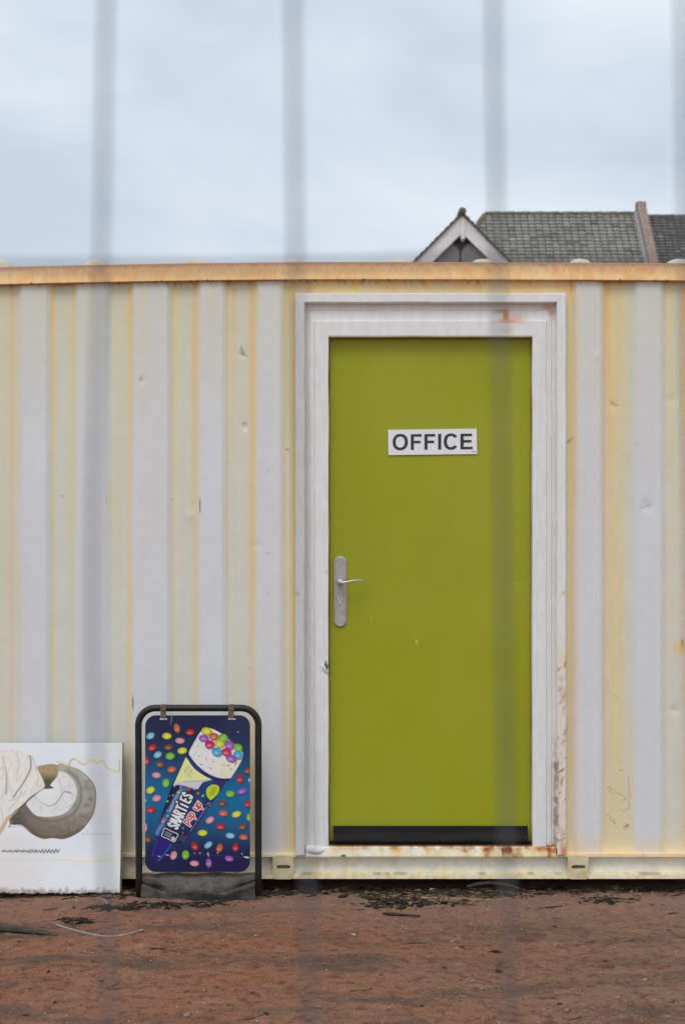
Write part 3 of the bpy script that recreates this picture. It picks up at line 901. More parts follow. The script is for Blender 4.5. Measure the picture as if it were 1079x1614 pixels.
# sill ---------------------------------------------------------------------
def sill_col(px, py, y):
    n = fbm(px / 9.0, py / 9.0, 77, 4); n2 = fbm(px / 16.0, py / 30.0, 79, 3)
    c = np.zeros(px.shape + (3,)) + alb(190, 188, 180)
    c = mixc(c, alb(196, 178, 135), np.clip(n2 * 2 - .5, 0, .8) * (px > 520))
    r = np.clip(sst(1346, 1333, py) * .95 + (n2 - .5) * 3.0 - .30, 0, 1) * sst(500, 540, px)
    c = mixc(c, alb(178, 118, 58), r * .8)
    c = mixc(c, alb(108, 52, 26), np.clip(r * 1.2 - .62 + (n - .5) * 2.6, 0, 1) * sst(515, 560, px))
    c = mixc(c, alb(78, 45, 30), sst(1335, 1333, py) * sst(490, 530, px) * .9)
    q = ((px - 541) / 4.5) ** 2 + ((py - 1348) / 2.2) ** 2
    c = mixc(c, alb(40, 36, 34), np.exp(-q * q))
    return c


sweep_h('door_sill', [(1332.5, .06), (1333.2, -.006), (1336, -.014), (1348, -.02), (1350, -.019), (1351.5, -.008)], np.arange(482, 875, 1.3), sill_col, M_rail, sub=1.2)
# bulge of filler at the left end
bm = bmesh.new()
bmesh.ops.create_icosphere(bm, subdivisions=3, radius=1, matrix=Matrix.Translation(P(497, 1341, -.012)) @ Matrix.Diagonal((.040, .012, .016, 1)))
for v in bm.verts: v.co += Vector((0, 1, .6)) * (float(fbm(np.array([v.co.x * 60]), np.array([v.co.z * 60]), 5, 3)[0]) - .5) * .009
obj_bm('filler_lump', bm, M_plainwhite, box_root, True)

# door ----------------------------------------------------------------------
DY = .045
DX0, DX1, DZ0, DZ1 = 518.2, 838.2, 530.8, 1331
PX, PY = np.meshgrid(np.arange(DX0, DX1 + .1, 1.6), np.arange(DZ0, DZ1 + .1, 2.5))
Yd = DY + (fbm(PX / 120.0, PY / 200.0, 111, 2) - .5) * .006 + .002 * np.exp(-((PX - 820) ** 2 + (PY - 918) ** 2) / 60)
cd = np.zeros(PX.shape + (3,)) + alb(124, 128, 20, .57)
cd = mixc(cd, alb(128, 131, 36, .57), np.clip(fbm(PX / 90.0, PY / 150.0, 113, 3) * 2 - .6, 0, .7))
cd = mixc(cd, alb(116, 120, 14, .57), np.clip(fbm(PX / 140.0, PY / 300.0, 115, 3) * 2 - .9, 0, .5))
for cx, cy, rx, ry in ((657, 1013, 1.4, 3), (585, 975, 1, 1)):
    cd = mixc(cd, alb(190, 190, 120, .5), np.exp(-((PX - cx) / rx) ** 2 - ((PY - cy) / ry) ** 2) * .7)
cd = mixc(cd, alb(90, 85, 30, .5), sst(1290, 1330, PY) * np.clip(fbm(PX / 4.0, PY / 8.0, 117, 3) * 3 - 1.4, 0, .5))
# bevelled leaf edge: pull the outermost ring back
edge = np.minimum(np.minimum(PX - DX0, DX1 - PX), np.minimum(PY - DZ0, 1e3))
pts = np.stack([(PX - CX) / F * D0, Yd + np.where(edge < 1, .004, 0), CAMZ + (CY - PY) / F * D0], -1)
door = grid_obj('door', pts, M_door, cd, box_root, flip=True)
door['label'] = 'lime green steel door'
sm = door.modifiers.new('thickness', 'SOLIDIFY'); sm.thickness = .04; sm.offset = -1

def dchild(name, bm, mat, smooth=False):
    o = obj_bm(name, bm, mat, None, smooth)
    o.parent = door
    o.matrix_parent_inverse = Matrix.Translation(-Vector(box_root.location)) if False else Matrix.Identity(4)
    return o


def pill(cx, cy, hw, hh, n=14):
    r = hw
    out = [(cx + r * math.cos(a), cy - (hh - r) - r * math.sin(a)) for a in np.linspace(0, math.pi, n)]
    out += [(cx - r * math.cos(a), cy + (hh - r) + r * math.sin(a)) for a in np.linspace(0, math.pi, n)]
    return [(XX(x, DY), ZZ(y, DY)) for x, y in out]


def lofted(bm, loops):
    """loops: list of (list of (x,z), y); closes the front"""
    prev = None
    for pts_, y in loops:
        ring = [bm.verts.new((x, y, z)) for x, z in pts_]
        if prev:
            n = len(ring)
            for i in range(n): bm.faces.new((prev[i], prev[(i + 1) % n], ring[(i + 1) % n], ring[i]))
        prev = ring
    bm.faces.new(prev)
    bmesh.ops.recalc_face_normals(bm, faces=bm.faces)


bm = bmesh.new()
lofted(bm, [(pill(536, 932.5, 10.3, 56), DY - .0), (pill(536, 932.5, 10.3, 56), DY - .006), (pill(536, 932.5, 9.3, 55), DY - .0085), (pill(536, 932.5, 7.6, 53), DY - .0095), (pill(536, 932.5, 7.0, 52.4), DY - .0085)])
dchild('handle_plate', bm, M_steeld)
bm = bmesh.new()
tube(bm, [P(535.5, 917, DY - .008), P(535.5, 917, DY - .03), P(535.5, 917.2, DY - .05)], [.0125, .0115, .011], 16)
tube(bm, [P(535, 917.5, DY - .047), P(541, 918.5, DY - .053), P(548, 917, DY - .056), P(556, 915.3, DY - .056), P(564, 914.6, DY - .055), P(571, 915.2, DY - .052), P(576, 917.2, DY - .048)],
     [.011, .0095, .0072, .006, .0052, .0045, .003], 12, True, .62)
dchild('door_lever', bm, M_steel, True)
bm = bmesh.new()
tube(bm, [P(535.5, 943, DY - .008), P(535.5, 943, DY - .0125)], .0085, 16)
box(bm, XX(533.8), XX(537.2), DY - .0125, DY - .008, ZZ(953.5), ZZ(945.5), .001)
dchild('lock_cylinder', bm, M_steel)
bm = bmesh.new(); box(bm, XX(535), XX(536.2), DY - .0132, DY - .0126, ZZ(945.5), ZZ(941)); dchild('keyhole', bm, M_dark)
bm = bmesh.new()
prof = [(DY - .004, 1305), (DY - .010, 1304.5), (DY - .013, 1306), (DY - .016, 1311), (DY - .022, 1316), (DY - .040, 1324), (DY - .042, 1327.5), (DY - .038, 1328), (DY - .004, 1327)]
pa = [bm.verts.new((XX(525), y, ZZ(p))) for y, p in prof]; pb = [bm.verts.new((XX(832.5), y, ZZ(p))) for y, p in prof]
for i in range(len(prof)):
    j = (i + 1) % len(prof); bm.faces.new((pa[i], pa[j], pb[j], pb[i]))
bm.faces.new(pa); bm.faces.new(pb[::-1]); bmesh.ops.recalc_face_normals(bm, faces=bm.faces)
wb = dchild('weather_bar', bm, M_drip); wb['label'] = 'black drip bar along the door foot'
bm = bmesh.new(); box(bm, XX(519), XX(838), .02, .06, ZZ(1333.2), ZZ(1329)); obj_bm('gap_shade', bm, M_dark, box_root)  # dark strip painted as the shade in the gap under the door
# dark sheet painting the unlit room behind the door gap
bm = bmesh.new(); box(bm, XX(500), XX(856), .12, .14, ZZ(1340), ZZ(520)); obj_bm('dark_backing', bm, M_dark, box_root)

# supporting timber blocks
bi = 0
for px, yb_ in ((-560, .5), (868, .55), (250, .7), (1520, .5), (-560, 2.0), (868, 2.0), (1520, 2.0)):
    x = XX(px)
    bm = bmesh.new(); box(bm, x - .11, x + .11, yb_ - .1, yb_ + .1, -.03, zb + .001, .004)
    o = obj_bm('timber_block', bm, M_wood2)
    tag(o, 'dark timber block packed in the gap under the white container', 'block', 'timber blocks carrying the container')

# ================================================================== OFFICE SIGN
osr = empty('office_sign', P(681, 697, DY - .003))
tag(osr, 'small white plate with dark capital letters OFFICE on the green door', 'sign')
def o2(x, y): return (580 + x / 5.395, 650 + y / 5.395)
def owz(x, y):
    a, b_ = o2(x, y); return (XX(a, DY), ZZ(b_, DY))
bm = bmesh.new(); prism(bm, [owz(172, 363), owz(925, 354), owz(921, 138), owz(168, 148)], DY - .0055, DY - .0035)
obj_bm('sign_plate', bm, M_white, osr)
bm = bmesh.new()
def shear(x, y): return owz(x, y - (x - 270) * .0095 + 0)
def letter(poly): prism(bm, [shear(x, y) for x, y in poly], DY - .0063, DY - .0056)
yt, yb2 = 186, 319
def Fg(x): letter([(x, yb2), (x + 27, yb2), (x + 27, 264), (x + 83, 264), (x + 83, 242), (x + 27, 242), (x + 27, 208), (x + 92, 208), (x + 92, yt), (x, yt)])
Fg(361); Fg(477)
letter([(593, yb2), (620, yb2), (620, yt), (593, yt)])
x = 783
letter([(x, yb2), (x + 103, yb2), (x + 103, 297), (x + 27, 297), (x + 27, 262), (x + 94, 262), (x + 94, 240), (x + 27, 240), (x + 27, 208), (x + 99, 208), (x + 99, yt), (x, yt)])
def ring(cx, cy, ro, rh, ri, rj, a0, a1, n=40):
    full = abs(a1 - a0) >= 359.9
    fo = []; fi = []; bo_ = []; bi_ = []
    for k in range(n + (0 if full else 1)):
        a = math.radians(a0 + (a1 - a0) * k / n)
        def sup(r, h, p=2.25): return (cx + r * math.copysign(abs(math.cos(a)) ** (2 / p), math.cos(a)), cy - h * math.copysign(abs(math.sin(a)) ** (2 / p), math.sin(a)))
        po = shear(*sup(ro, rh)); pi_ = shear(*sup(ri, rj))
        fo.append(bm.verts.new((po[0], DY - .0063, po[1]))); fi.append(bm.verts.new((pi_[0], DY - .0063, pi_[1])))
        bo_.append(bm.verts.new((po[0], DY - .0056, po[1]))); bi_.append(bm.verts.new((pi_[0], DY - .0056, pi_[1])))
    m = len(fo)
    for k in range(m if full else m - 1):
        j = (k + 1) % m
        bm.faces.new((fo[k], fo[j], fi[j], fi[k])); bm.faces.new((fo[k], bo_[k], bo_[j], fo[j])); bm.faces.new((fi[k], fi[j], bi_[j], bi_[k]))
ring(272, 252, 65, 69.5, 38, 47, 0, 360)
ring(703, 252, 62, 69.5, 35, 47, 36, 324)
for i in range(6): letter([(880 + i * 6, 342), (884 + i * 6, 342), (884 + i * 6, 336 + i % 2 * 2), (880 + i * 6, 336)])
bmesh.ops.recalc_face_normals(bm, faces=bm.faces)
obj_bm('lettering', bm, M_ink, osr)

# ================================================================== PAVEMENT SWING SIGN
SY = -.20
ssr = empty('swing_sign', (XX(312, SY), SY, 0))
tag(ssr, 'blue ice cream cone advertising board hanging in a black tubular frame', 'sign')
bm = bmesh.new()
path = []
xl_, xr_, yt_ = 218.0, 407.0, 1116.3; rr = 27
path += [P(219.5, 1413, SY), P(219.0, 1380, SY), P(218.4, 1250, SY)]
path += [P(xl_ + rr - rr * math.cos(a), yt_ + rr - rr * math.sin(a), SY) for a in np.linspace(0, math.pi / 2, 9)]
path += [P(xr_ - rr + rr * math.sin(a), yt_ + rr - rr * math.cos(a), SY) for a in np.linspace(0, math.pi / 2, 9)]
path += [P(407, 1250, SY), P(407, 1380, SY), P(407, 1411, SY)]
tube(bm, path, 5.4 / F * (D0 + SY), 14)
obj_bm('tube_frame', bm, M_black, ssr, True)
# rubber foot
bm = bmesh.new()
us = np.linspace(0, 1, 49)
lip_u = [0, .08, .24, .36, .47, .58, .72, .84, 1.0]; lip_p = [1394, 1400, 1410, 1406, 1402.5, 1405, 1411, 1403, 1391]
bot_p = [1414, 1416.5, 1421, 1422.5, 1422.5, 1422.5, 1422, 1419, 1413]
rowsv = []
for u in us:
    px = 222.5 + (402 - 222.5) * u
    lp = np.interp(u, lip_u, lip_p); bp = np.interp(u, lip_u, bot_p)
    yb_ = CAMZ * F / (bp - CY) - D0 - .004        # where this part of the front edge meets the ground
    yb_ = min(yb_, -.21)
    tz = ZZ(1379 + 1.2 * math.sin(u * 17), SY + .03)
    lz = ZZ(lp, yb_)
    rowsv.append([(px, SY + .07, -.01), (px, SY + .07, tz - .006), (px, SY + .062, tz), (px, SY + .022, tz), (px, SY + .012, tz - .005), (px, SY - .002, tz * .80 + lz * .2),
                  (px, (SY + yb_) / 2, tz * .42 + lz * .58), (px, yb_ + .012, lz + .003), (px, yb_ + .004, lz - .002), (px, yb_, lz - .010), (px, yb_ - .002, .004), (px, yb_, -.012)])
gridv = [[bm.verts.new((XX(p[0], SY), p[1], p[2] + random.uniform(-.0007, .0007))) for p in r] for r in rowsv]
for r0, r1 in zip(gridv, gridv[1:]):
    for k in range(len(r0) - 1): bm.faces.new((r0[k], r0[k + 1], r1[k + 1], r1[k]))
bm.faces.new(gridv[0]); bm.faces.new(gridv[-1][::-1])
bmesh.ops.recalc_face_normals(bm, faces=bm.faces)
o = obj_bm('rubber_base', bm, M_rubber, ssr, False)
# clips
for px in (258, 364.5):
    bm = bmesh.new()
    y0 = SY - .016
    box(bm, XX(px - 4.5, SY), XX(px + 4.5, SY), y0 - .003, y0, ZZ(1131, SY), ZZ(1114.5, SY), .0012)
    box(bm, XX(px - 4.5, SY), XX(px + 4.5, SY), y0, SY + .014, ZZ(1115.5, SY), ZZ(1110.5, SY), .0012)
    tube(bm, [P(px - .3, 1117, y0 - .002), P(px - .3, 1117, y0 - .008)], .006, 8)
    obj_bm('clip', bm, M_clip, ssr)

# the printed panel
def c2(x, y): return (200 + x / 4.691, 1090 + y / 4.691)
kk = .62
A_ = lambda r, g_, b_: alb(r, g_, b_, kk)
art = Art(229, 394, 1127.5, 1374.5, .62, A_(20, 26, 62))
X, Y = art.X, art.Y
cyc = (Y - 1090) * 4.691; cxc = (X - 200) * 4.691
gl = np.exp(-((cyc - 800) / 290) ** 2) * (.75 + .25 * np.clip(np.abs(cxc - 480) / 300, 0, 1))
art.C = mixc(art.C, A_(6, 92, 140), np.clip(gl, 0, 1))
art.C = mixc(art.C, A_(22, 18, 66), sst(1040, 1250, cyc) * .8)
art.C = mixc(art.C, A_(40, 48, 84), np.exp(-((cxc - 820) / 120) ** 2 - ((cyc - 230) / 90) ** 2) * .35)
CC = dict(o=(186, 92, 52), r=(176, 34, 38), b=(120, 178, 222), y=(214, 200, 40), k=(228, 138, 160), n=(122, 66, 42), g=(112, 178, 50), v=(146, 84, 176), c=(60, 160, 205), m=(196, 24, 92), d=(86, 40, 110))
cand = [('o', 370, 272, 22, 36, -15), ('r', 468, 300, 33, 24, 0), ('b', 175, 328, 32, 23, -30), ('y', 296, 329, 34, 24, 3), ('k', 392, 364, 35, 22, 3), ('r', 188, 415, 33, 25, -30),
        ('n', 308, 412, 32, 22, -5), ('y', 410, 438, 35, 24, -8), ('b', 228, 468, 32, 23, -32), ('g', 320, 478, 34, 27, -5), ('r', 145, 510, 16, 38, -10), ('n', 246, 538, 32, 24, 30),
        ('o', 332, 577, 33, 24, -10), ('k', 219, 619, 33, 22, 5), ('g', 289, 677, 26, 34, 8), ('y', 176, 729, 33, 25, -28), ('k', 221, 790, 33, 24, -20), ('r', 176, 875, 33, 24, -10),
        ('c', 138, 806, 12, 16, 0), ('k', 135, 1005, 16, 36, 0), ('n', 157, 1093, 28, 22, 50), ('k', 346, 1212, 24, 34, 22), ('g', 434, 1208, 27, 34, 8), ('k', 499, 1272, 34, 21, 5),
        ('v', 605, 1268, 21, 35, -5), ('v', 756, 1236, 33, 21, 12), ('r', 503, 1145, 23, 33, -28), ('b', 602, 1135, 34, 21, -38), ('o', 685, 1158, 23, 34, 20), ('r', 803, 1153, 22, 34, 10),
        ('b', 764, 1066, 34, 21, 8), ('o', 863, 1077, 33, 22, 8), ('y', 560, 1046, 35, 23, 0), ('r', 694, 1000, 33, 22, 5), ('n', 855, 1000, 32, 22, -10), ('k', 614, 951, 34, 23, -32),
        ('o', 713, 901, 34, 23, 5), ('y', 810, 908, 35, 23, -18), ('g', 905, 930, 22, 30, 0), ('n', 705, 827, 32, 22, -5), ('g', 764, 757, 33, 25, 3), ('v', 850, 738, 34, 22, -15),
        ('r', 835, 647, 23, 34, -18), ('r', 893, 832, 26, 26, 0), ('n', 893, 585, 32, 22, -50)]
def candy(c, x, y, rx, ry, an, hi=.3):
    p = c2(x, y); q = c2(x + 5, y + 6)
    art.ell(q[0], q[1], rx / 4.5, ry / 4.5, an, A_(12, 20, 44), 0, 0, 1.6, .6)
    art.ell(p[0], p[1], rx / 4.691, ry / 4.691, an, A_(*CC[c]), .45, hi)
for q in cand: candy(*q)
pc = lambda pts_: [c2(*p) for p in pts_]
# wrapper
def wrapfn(Xw, Yw, sdist):
    a = (Xw - 200) * 4.691; b_ = (Yw - 1090) * 4.691
    # signed distance across the cone axis from (650,560) to (210,1240)
    ax, ay = -.543, .840
    t = (a - 600) * (-ay) + (b_ - 660) * ax      # across: positive to the left
    t = -((a - 430) * ay - (b_ - 890) * (-.543) * -1) if False else ((a - 430) * -.840 + (b_ - 890) * -.543)
    c = np.zeros(Xw.shape + (3,)) + A_(20, 22, 52)
    c = mixc(c, A_(62, 110, 170), np.exp(-((t - 92) / 26) ** 2) * .75)
    c = mixc(c, A_(24, 62, 120), np.exp(-((t + 40) / 60) ** 2) * sst(1150, 850, b_) * .8)
    c = mixc(c, A_(48, 40, 116), np.exp(-((t + 118) / 16) ** 2) * .6)
    c = mixc(c, A_(14, 20, 60), sst(115, 150, t))
    return c
body = [(440, 485), (380, 600), (330, 695), (285, 830), (245, 940), (205, 1045), (240, 1085), (330, 1125), (420, 1125), (480, 1060), (560, 935), (650, 800), (742, 655), (640, 640), (520, 570)]
art.poly(pc(body), A_(20, 22, 52), fn=wrapfn)
art.poly(pc([(225, 1065), (335, 1122), (290, 1190), (238, 1256), (205, 1245), (184, 1222)]), A_(34, 24, 104))
art.stroke(pc([(325, 1135), (280, 1200), (236, 1252)]), 1.6, A_(40, 90, 170))
art.stroke(pc([(232, 1095), (200, 1170), (188, 1215)]), .9, A_(80, 70, 160), None, .6)
# small sweets on the wrapper
for c, x, y, r in (('v', 400, 705, 13), ('c', 343, 768, 9), ('g', 300, 812, 10), ('y', 378, 745, 9), ('r', 460, 722, 15), ('o', 525, 752, 12), ('g', 562, 772, 11), ('y', 525, 812, 11), ('c', 352, 700, 8), ('n', 318, 770, 8), ('r', 322, 850, 8), ('c', 300, 880, 8), ('o', 275, 945, 14), ('g', 300, 920, 9), ('c', 415, 1010, 8), ('r', 415, 1045, 8), ('c', 500, 722, 10), ('k', 268, 962, 12)):
    p = c2(x, y); art.ell(p[0], p[1], r / 4.691, r * .75 / 4.691, -30, A_(*CC[c]), .3, .2)
art.stroke(pc(curve([(262, 985), (232, 1030), (222, 1055)])), 3.2, A_(120, 130, 180), 2, .6)
art.stroke(pc(curve([(398, 730), (352, 800), (318, 880)])), 3.4, A_(150, 180, 215), 3.5, .55)
# paper and fold
art.poly(pc([(437, 485), (470, 530), (540, 595), (628, 652), (560, 662), (450, 678), (342, 694)]), A_(205, 202, 140))
art.poly(pc([(342, 694), (365, 668), (470, 660), (628, 652), (560, 672), (524, 722), (480, 715), (430, 698), (380, 690)]), A_(178, 182, 192))
art.stroke(pc([(420, 668), (520, 664), (600, 655)]), 1.2, A_(120, 124, 140), 1.5, .6)
for i in range(4):      # small slanted writing on the paper
    sx0, sy0 = 428 + i * 14, 600 + i * 14
    pts_ = [(sx0 + j * 5 - (j % 2) * 5, sy0 - j * 9 + (j % 2) * 6) for j in range(7 - (i == 3) * 3)]
    art.stroke(pc(pts_), .8, A_(56, 60, 96) if i % 2 == 0 else A_(90, 150, 180), .8, .8)
# dark ring and ice cream
rimc = curve([(447, 475), (500, 555), (580, 615), (670, 652), (752, 652)], 6)
art.stroke(pc(rimc), 4.6, A_(28, 30, 84)); art.stroke(pc([(455, 490), (500, 555), (545, 592)]), 2, A_(50, 40, 130))
top = curve([(458, 448), (498, 372), (535, 308)], 4)[:-1] + curve([(535, 308), (590, 268), (680, 300), (780, 375), (850, 440), (857, 490)], 5)[:-1] + curve([(857, 490), (820, 560), (768, 640)], 4)[:-1] + curve([(768, 640), (700, 642), (610, 612), (520, 545), (462, 470)], 5)
def icefn(Xw, Yw, sdist):
    a = (Xw - 200) * 4.691; b_ = (Yw - 1090) * 4.691
    c = np.zeros(Xw.shape + (3,)) + A_(202, 200, 204)
    t = (a - 600) * .84 + (b_ - 500) * .543
    c = mixc(c, A_(208, 196, 172), np.clip(sst(40, 190, t), 0, 1) * .8)
    c = mixc(c, A_(176, 176, 186), sst(-130, -160, t) * .6)
    n = fbm(Xw / 2.4, Yw / 2.4, 201, 3)
    return c * (0.93 + .14 * n)[..., None]
art.poly(pc(top), A_(205, 203, 205), fn=icefn)
spr = [('c', 503, 462, 12, -50), ('y', 520, 507, 11, 20), ('m', 590, 498, 9, 80), ('d', 555, 540, 9, 5), ('r', 620, 570, 11, 40), ('c', 530, 475, 6, 0), ('y', 680, 547, 10, 10), ('d', 750, 548, 10, 5), ('k', 630, 612, 9, 0),
       ('n', 770, 575, 8, 70), ('r', 720, 545, 7, 20), ('v', 800, 545, 8, -30), ('y', 720, 600, 8, 0), ('g', 560, 575, 6, 0), ('k', 700, 615, 7, 0), ('r', 527, 400, 5, 60), ('b', 785, 510, 8, 0), ('o', 640, 520, 5, 30), ('n', 808, 532, 7, -20)]
for c, x, y, l, an in spr:
    a = math.radians(an); art.stroke(pc([(x - l * math.cos(a), y - l * math.sin(a)), (x + l * math.cos(a), y + l * math.sin(a))]), 1.2, A_(*CC[c]), .7, .85)
for q in (('y', 590, 292, 38, 27, 10), ('v', 568, 345, 36, 27, 0), ('o', 643, 333, 36, 27, 10), ('g', 713, 343, 36, 30, 20), ('m', 612, 392, 36, 32, 0), ('y', 685, 387, 34, 29, 20),
          ('v', 758, 396, 38, 33, 40), ('g', 822, 415, 33, 28, 30), ('m', 735, 448, 36, 30, 10), ('c', 665, 448, 38, 32, 20), ('c', 822, 470, 36, 30, 30), ('v', 770, 495, 40, 28, 20)):
    candy(*q, hi=.42)
# lettering
dl = math.hypot(150, 262); dv = (150 / dl, -262 / dl)
s1 = 1 / 4.691
dv = (.426, -.905)
for wd, colr in ((6.2, A_(26, 24, 44)), (2.9, A_(232, 232, 238))):
    art.aa = .5
    text(art, 'SMARTIES', c2(372, 1022), dv, 35.5 * s1, 25 * s1, 80 * s1, wd, colr)
d2 = (105 / 184., -150 / 184.); nn_ = math.hypot(*d2); d2 = (d2[0] / nn_, d2[1] / nn_)
for wd, colr in ((4.3, A_(228, 228, 234)), (2.0, A_(186, 20, 44))):
    text(art, 'pop', c2(452, 985), d2, 33 * s1, 25 * s1, 36 * s1, wd, colr)
    text(art, 'up', c2(524, 884), d2, 32 * s1, 25 * s1, 36 * s1, wd, colr)
# leaf badge
art.poly(pc(curve([(640, 688), (680, 702), (678, 745), (650, 780), (618, 802), (590, 768), (588, 725), (610, 700)], 5, True)), A_(166, 184, 44))
for i in range(3):
    art.stroke(pc([(612 + i * 14 + j * 5 * .6 - (j % 2) * 4, 775 - i * 4 - j * 9) for j in range(8)]), .8, A_(36, 50, 30), .7, .85)
art.stroke(pc([(590, 840), (602, 822), (618, 830), (606, 848)]), .9, A_(130, 150, 110), .8)
# small print
for j in range(26):
    x = 470 + j * 4.7; y = 1030 - j * 6.9
    art.stroke(pc([(x, y), (x + 3.5 + (j % 3), y + (3 - j % 4))]), .8, A_(140, 150, 190), .8, .7)
for r in range(3):
    for j in range(5):
        x = 380 + r * 16 + j * 6; y = 1100 + r * 4 - j * 9
        art.stroke(pc([(x, y), (x + 6, y + 2)]), .7, A_(120, 125, 165), .8, .6)
# small boxed emblem
a25 = math.radians(24)
def rb(x, y): return (317 + x * math.cos(a25) - y * math.sin(a25), 1062 + x * math.sin(a25) + y * math.cos(a25))
bx = curve([rb(*p) for p in ((-52, -32), (0, -30), (52, -30), (54, 0), (50, 32), (0, 30), (-50, 30), (-53, 0))], 4, True)
art.poly(pc(bx), A_(24, 24, 62)); art.stroke(pc(bx + bx[:1]), 1.1, A_(205, 208, 220))
for r in range(3):
    art.stroke(pc([rb(-36 + j * 6, -14 + r * 12 + (j % 2) * 5) for j in range(9)]), .8, A_(160, 165, 190), .7, .8)
p = c2(*rb(34, 14)); art.ell(p[0], p[1], 3, 3, 0, A_(200, 202, 214), 0, 0)
art.stroke(pc([rb(30, 20), rb(34, 6), rb(40, 16)]), .7, A_(60, 64, 100))
# scuffs, slots
for x, y, rx, ry in ((600, 1200, 5, 8), (240, 1220, 8, 3), (300, 1210, 12, 4), (885, 1226, 22, 6), (540, 1195, 5, 4), (670, 1195, 5, 3), (850, 1200, 5, 4), (500, 1195, 4, 2), (820, 300, 4, 4), (330, 205, 3, 40), (905, 655, 6, 12), (604, 1215, 5, 4)):
    p = c2(x, y); art.ell(p[0], p[1], rx / 4.7, ry / 4.7, 10, A_(200, 202, 210), 0, 0, .8, .85 if rx > 3.5 else .3)
art.stroke(pc([(150, 1215), (400, 1205), (640, 1213), (900, 1220)]), .8, A_(60, 66, 110), 1, .5)
for px in (257.6, 365): art.stroke([(px - 4.2, 1133.3), (px + 4.8, 1133.3)], 2.6, A_(205, 205, 200), .6)
art.C *= (1 - .05 * fbm(X / 5, Y / 5, 207, 3))[..., None]
# panel geometry: rounded rectangle by pushing corner vertices onto the arc
def round_corners(X, Y, x0, x1, y0, y1, r):
    X = X.copy(); Y = Y.copy()
    for cx, cy, sx_, sy_ in ((x0 + r, y0 + r, -1, -1), (x1 - r, y0 + r, 1, -1), (x0 + r, y1 - r, -1, 1), (x1 - r, y1 - r, 1, 1)):
        dx = (X - cx) * sx_; dy = (Y - cy) * sy_
        m = (dx > 0) & (dy > 0)
        L = np.hypot(dx, dy); mxx = np.maximum(dx, dy)
        s_ = np.where(m & (L > 0), mxx / np.maximum(L, 1e-6), 1)
        X = np.where(m, cx + sx_ * dx * s_, X); Y = np.where(m, cy + sy_ * dy * s_, Y)
    return X, Y
Xr, Yr = round_corners(X, Y, 229, 394, 1127.5, 1374.5, 17)
# sample colours at the displaced places so that the print is not squeezed in the corners
ix = np.clip(((Xr - art.xs[0]) / .62).round().astype(int), 0, len(art.xs) - 1); iy = np.clip(((Yr - art.ys[0]) / .62).round().astype(int), 0, len(art.ys) - 1)
Cc = art.C[iy, ix]
PYv = SY - .004 + (fbm(Xr / 60, Yr / 60, 211, 2) - .5) * .003
pts = np.stack([(Xr - CX) / F * (D0 + SY), PYv, CAMZ + (CY - Yr) / F * (D0 + SY)], -1)
pan = grid_obj('printed_panel', pts, M_print, Cc, ssr, flip=True)
sm = pan.modifiers.new('thickness', 'SOLIDIFY'); sm.thickness = .004; sm.offset = -1

# ================================================================== LEANING CANVAS BOARD
bd = empty('leaning_board', (XX(20), -.1, 0))
tag(bd, 'white picture board with a grey plate print, leaning on the container at ground level', 'board')
def b2(x, y): return (x / 4.316, 1100 + y / 4.316)
pb_ = lambda pts_: [b2(*p) for p in pts_]
art = Art(-110, 189.5, 1171, 1408, .8, alb(188, 191, 200))
X, Y = art.X, art.Y
art.C = mixc(art.C, alb(186, 190, 204), np.clip(fbm(X / 30, Y / 30, 221, 3) * 2 - .6, 0, 1))
bx_ = X * 4.316; by_ = (Y - 1100) * 4.316
art.C = mixc(art.C, alb(182, 178, 178), sst(420, 60, bx_) * sst(850, 960, by_) * .7)
def greyfn(Xw, Yw, sdist):
    a = Xw * 4.316; b_ = (Yw - 1100) * 4.316
    c = np.zeros(Xw.shape + (3,)) + alb(132, 129, 125)
    n = fbm(Xw / 9, Yw / 9, 223, 4) * .55 + .225
    c = mixc(c, alb(98, 88, 78), np.clip(sst(720, 940, b_) * 1.0 + (n - .5) * 1.5, 0, 1))
    c = mixc(c, alb(62, 58, 54), sst(330, 90, a) * sst(640, 760, b_) * .9)
    c = mixc(c, alb(150, 150, 143), sst(760, 560, b_) * .6)
    c = mixc(c, alb(108, 98, 88), np.clip((n - .5) * 4, 0, .6))
    c = mixc(c, alb(70, 58, 50), np.clip(1 - sdist / 2.4, 0, 1) * .85)
    return c
outer = curve([(68, 832), (85, 865), (150, 866), (205, 918), (290, 960), (360, 955), (440, 962), (540, 915), (600, 850), (642, 775), (655, 660), (640, 590), (590, 530), (530, 485), (450, 460), (385, 462), (280, 600), (170, 715)], 4, True)
art.poly(pb_(outer), alb(128, 125, 120), .8, 1, greyfn)
art.stroke(pb_(curve([(400, 462), (470, 466), (540, 500), (600, 560)], 6)), .9, alb(205, 180, 160), .7, .7)
def discfn(Xw, Yw, sdist):
    n = fbm(Xw / 5, Yw / 5, 227, 4)
    c = np.zeros(Xw.shape + (3,)) + alb(184, 184, 190)
    c = mixc(c, alb(164, 162, 162), np.clip(n * 2 - .95, 0, .5))
    c = mixc(c, alb(90, 82, 76), np.clip(1 - sdist / 1.2, 0, 1) * .7)
    return c
disc = curve([(180, 715), (200, 760), (250, 805), (340, 812), (430, 795), (495, 735), (525, 660), (515, 590), (470, 525), (400, 495), (330, 520), (260, 640)], 4, True)
art.poly(pb_(disc), alb(184, 184, 190), .7, 1, discfn)
art.poly(pb_(curve([(235, 680), (290, 720), (345, 738), (395, 705), (418, 650), (412, 580), (390, 530), (350, 590), (300, 640)], 4, True)), alb(188, 185, 186), 1.2, .8)
art.stroke(pb_(curve([(238, 668), (262, 700), (300, 722), (342, 738), (390, 708), (416, 665), (440, 640), (480, 645)], 5)), 1.3, alb(88, 82, 82), 1.1, .85)
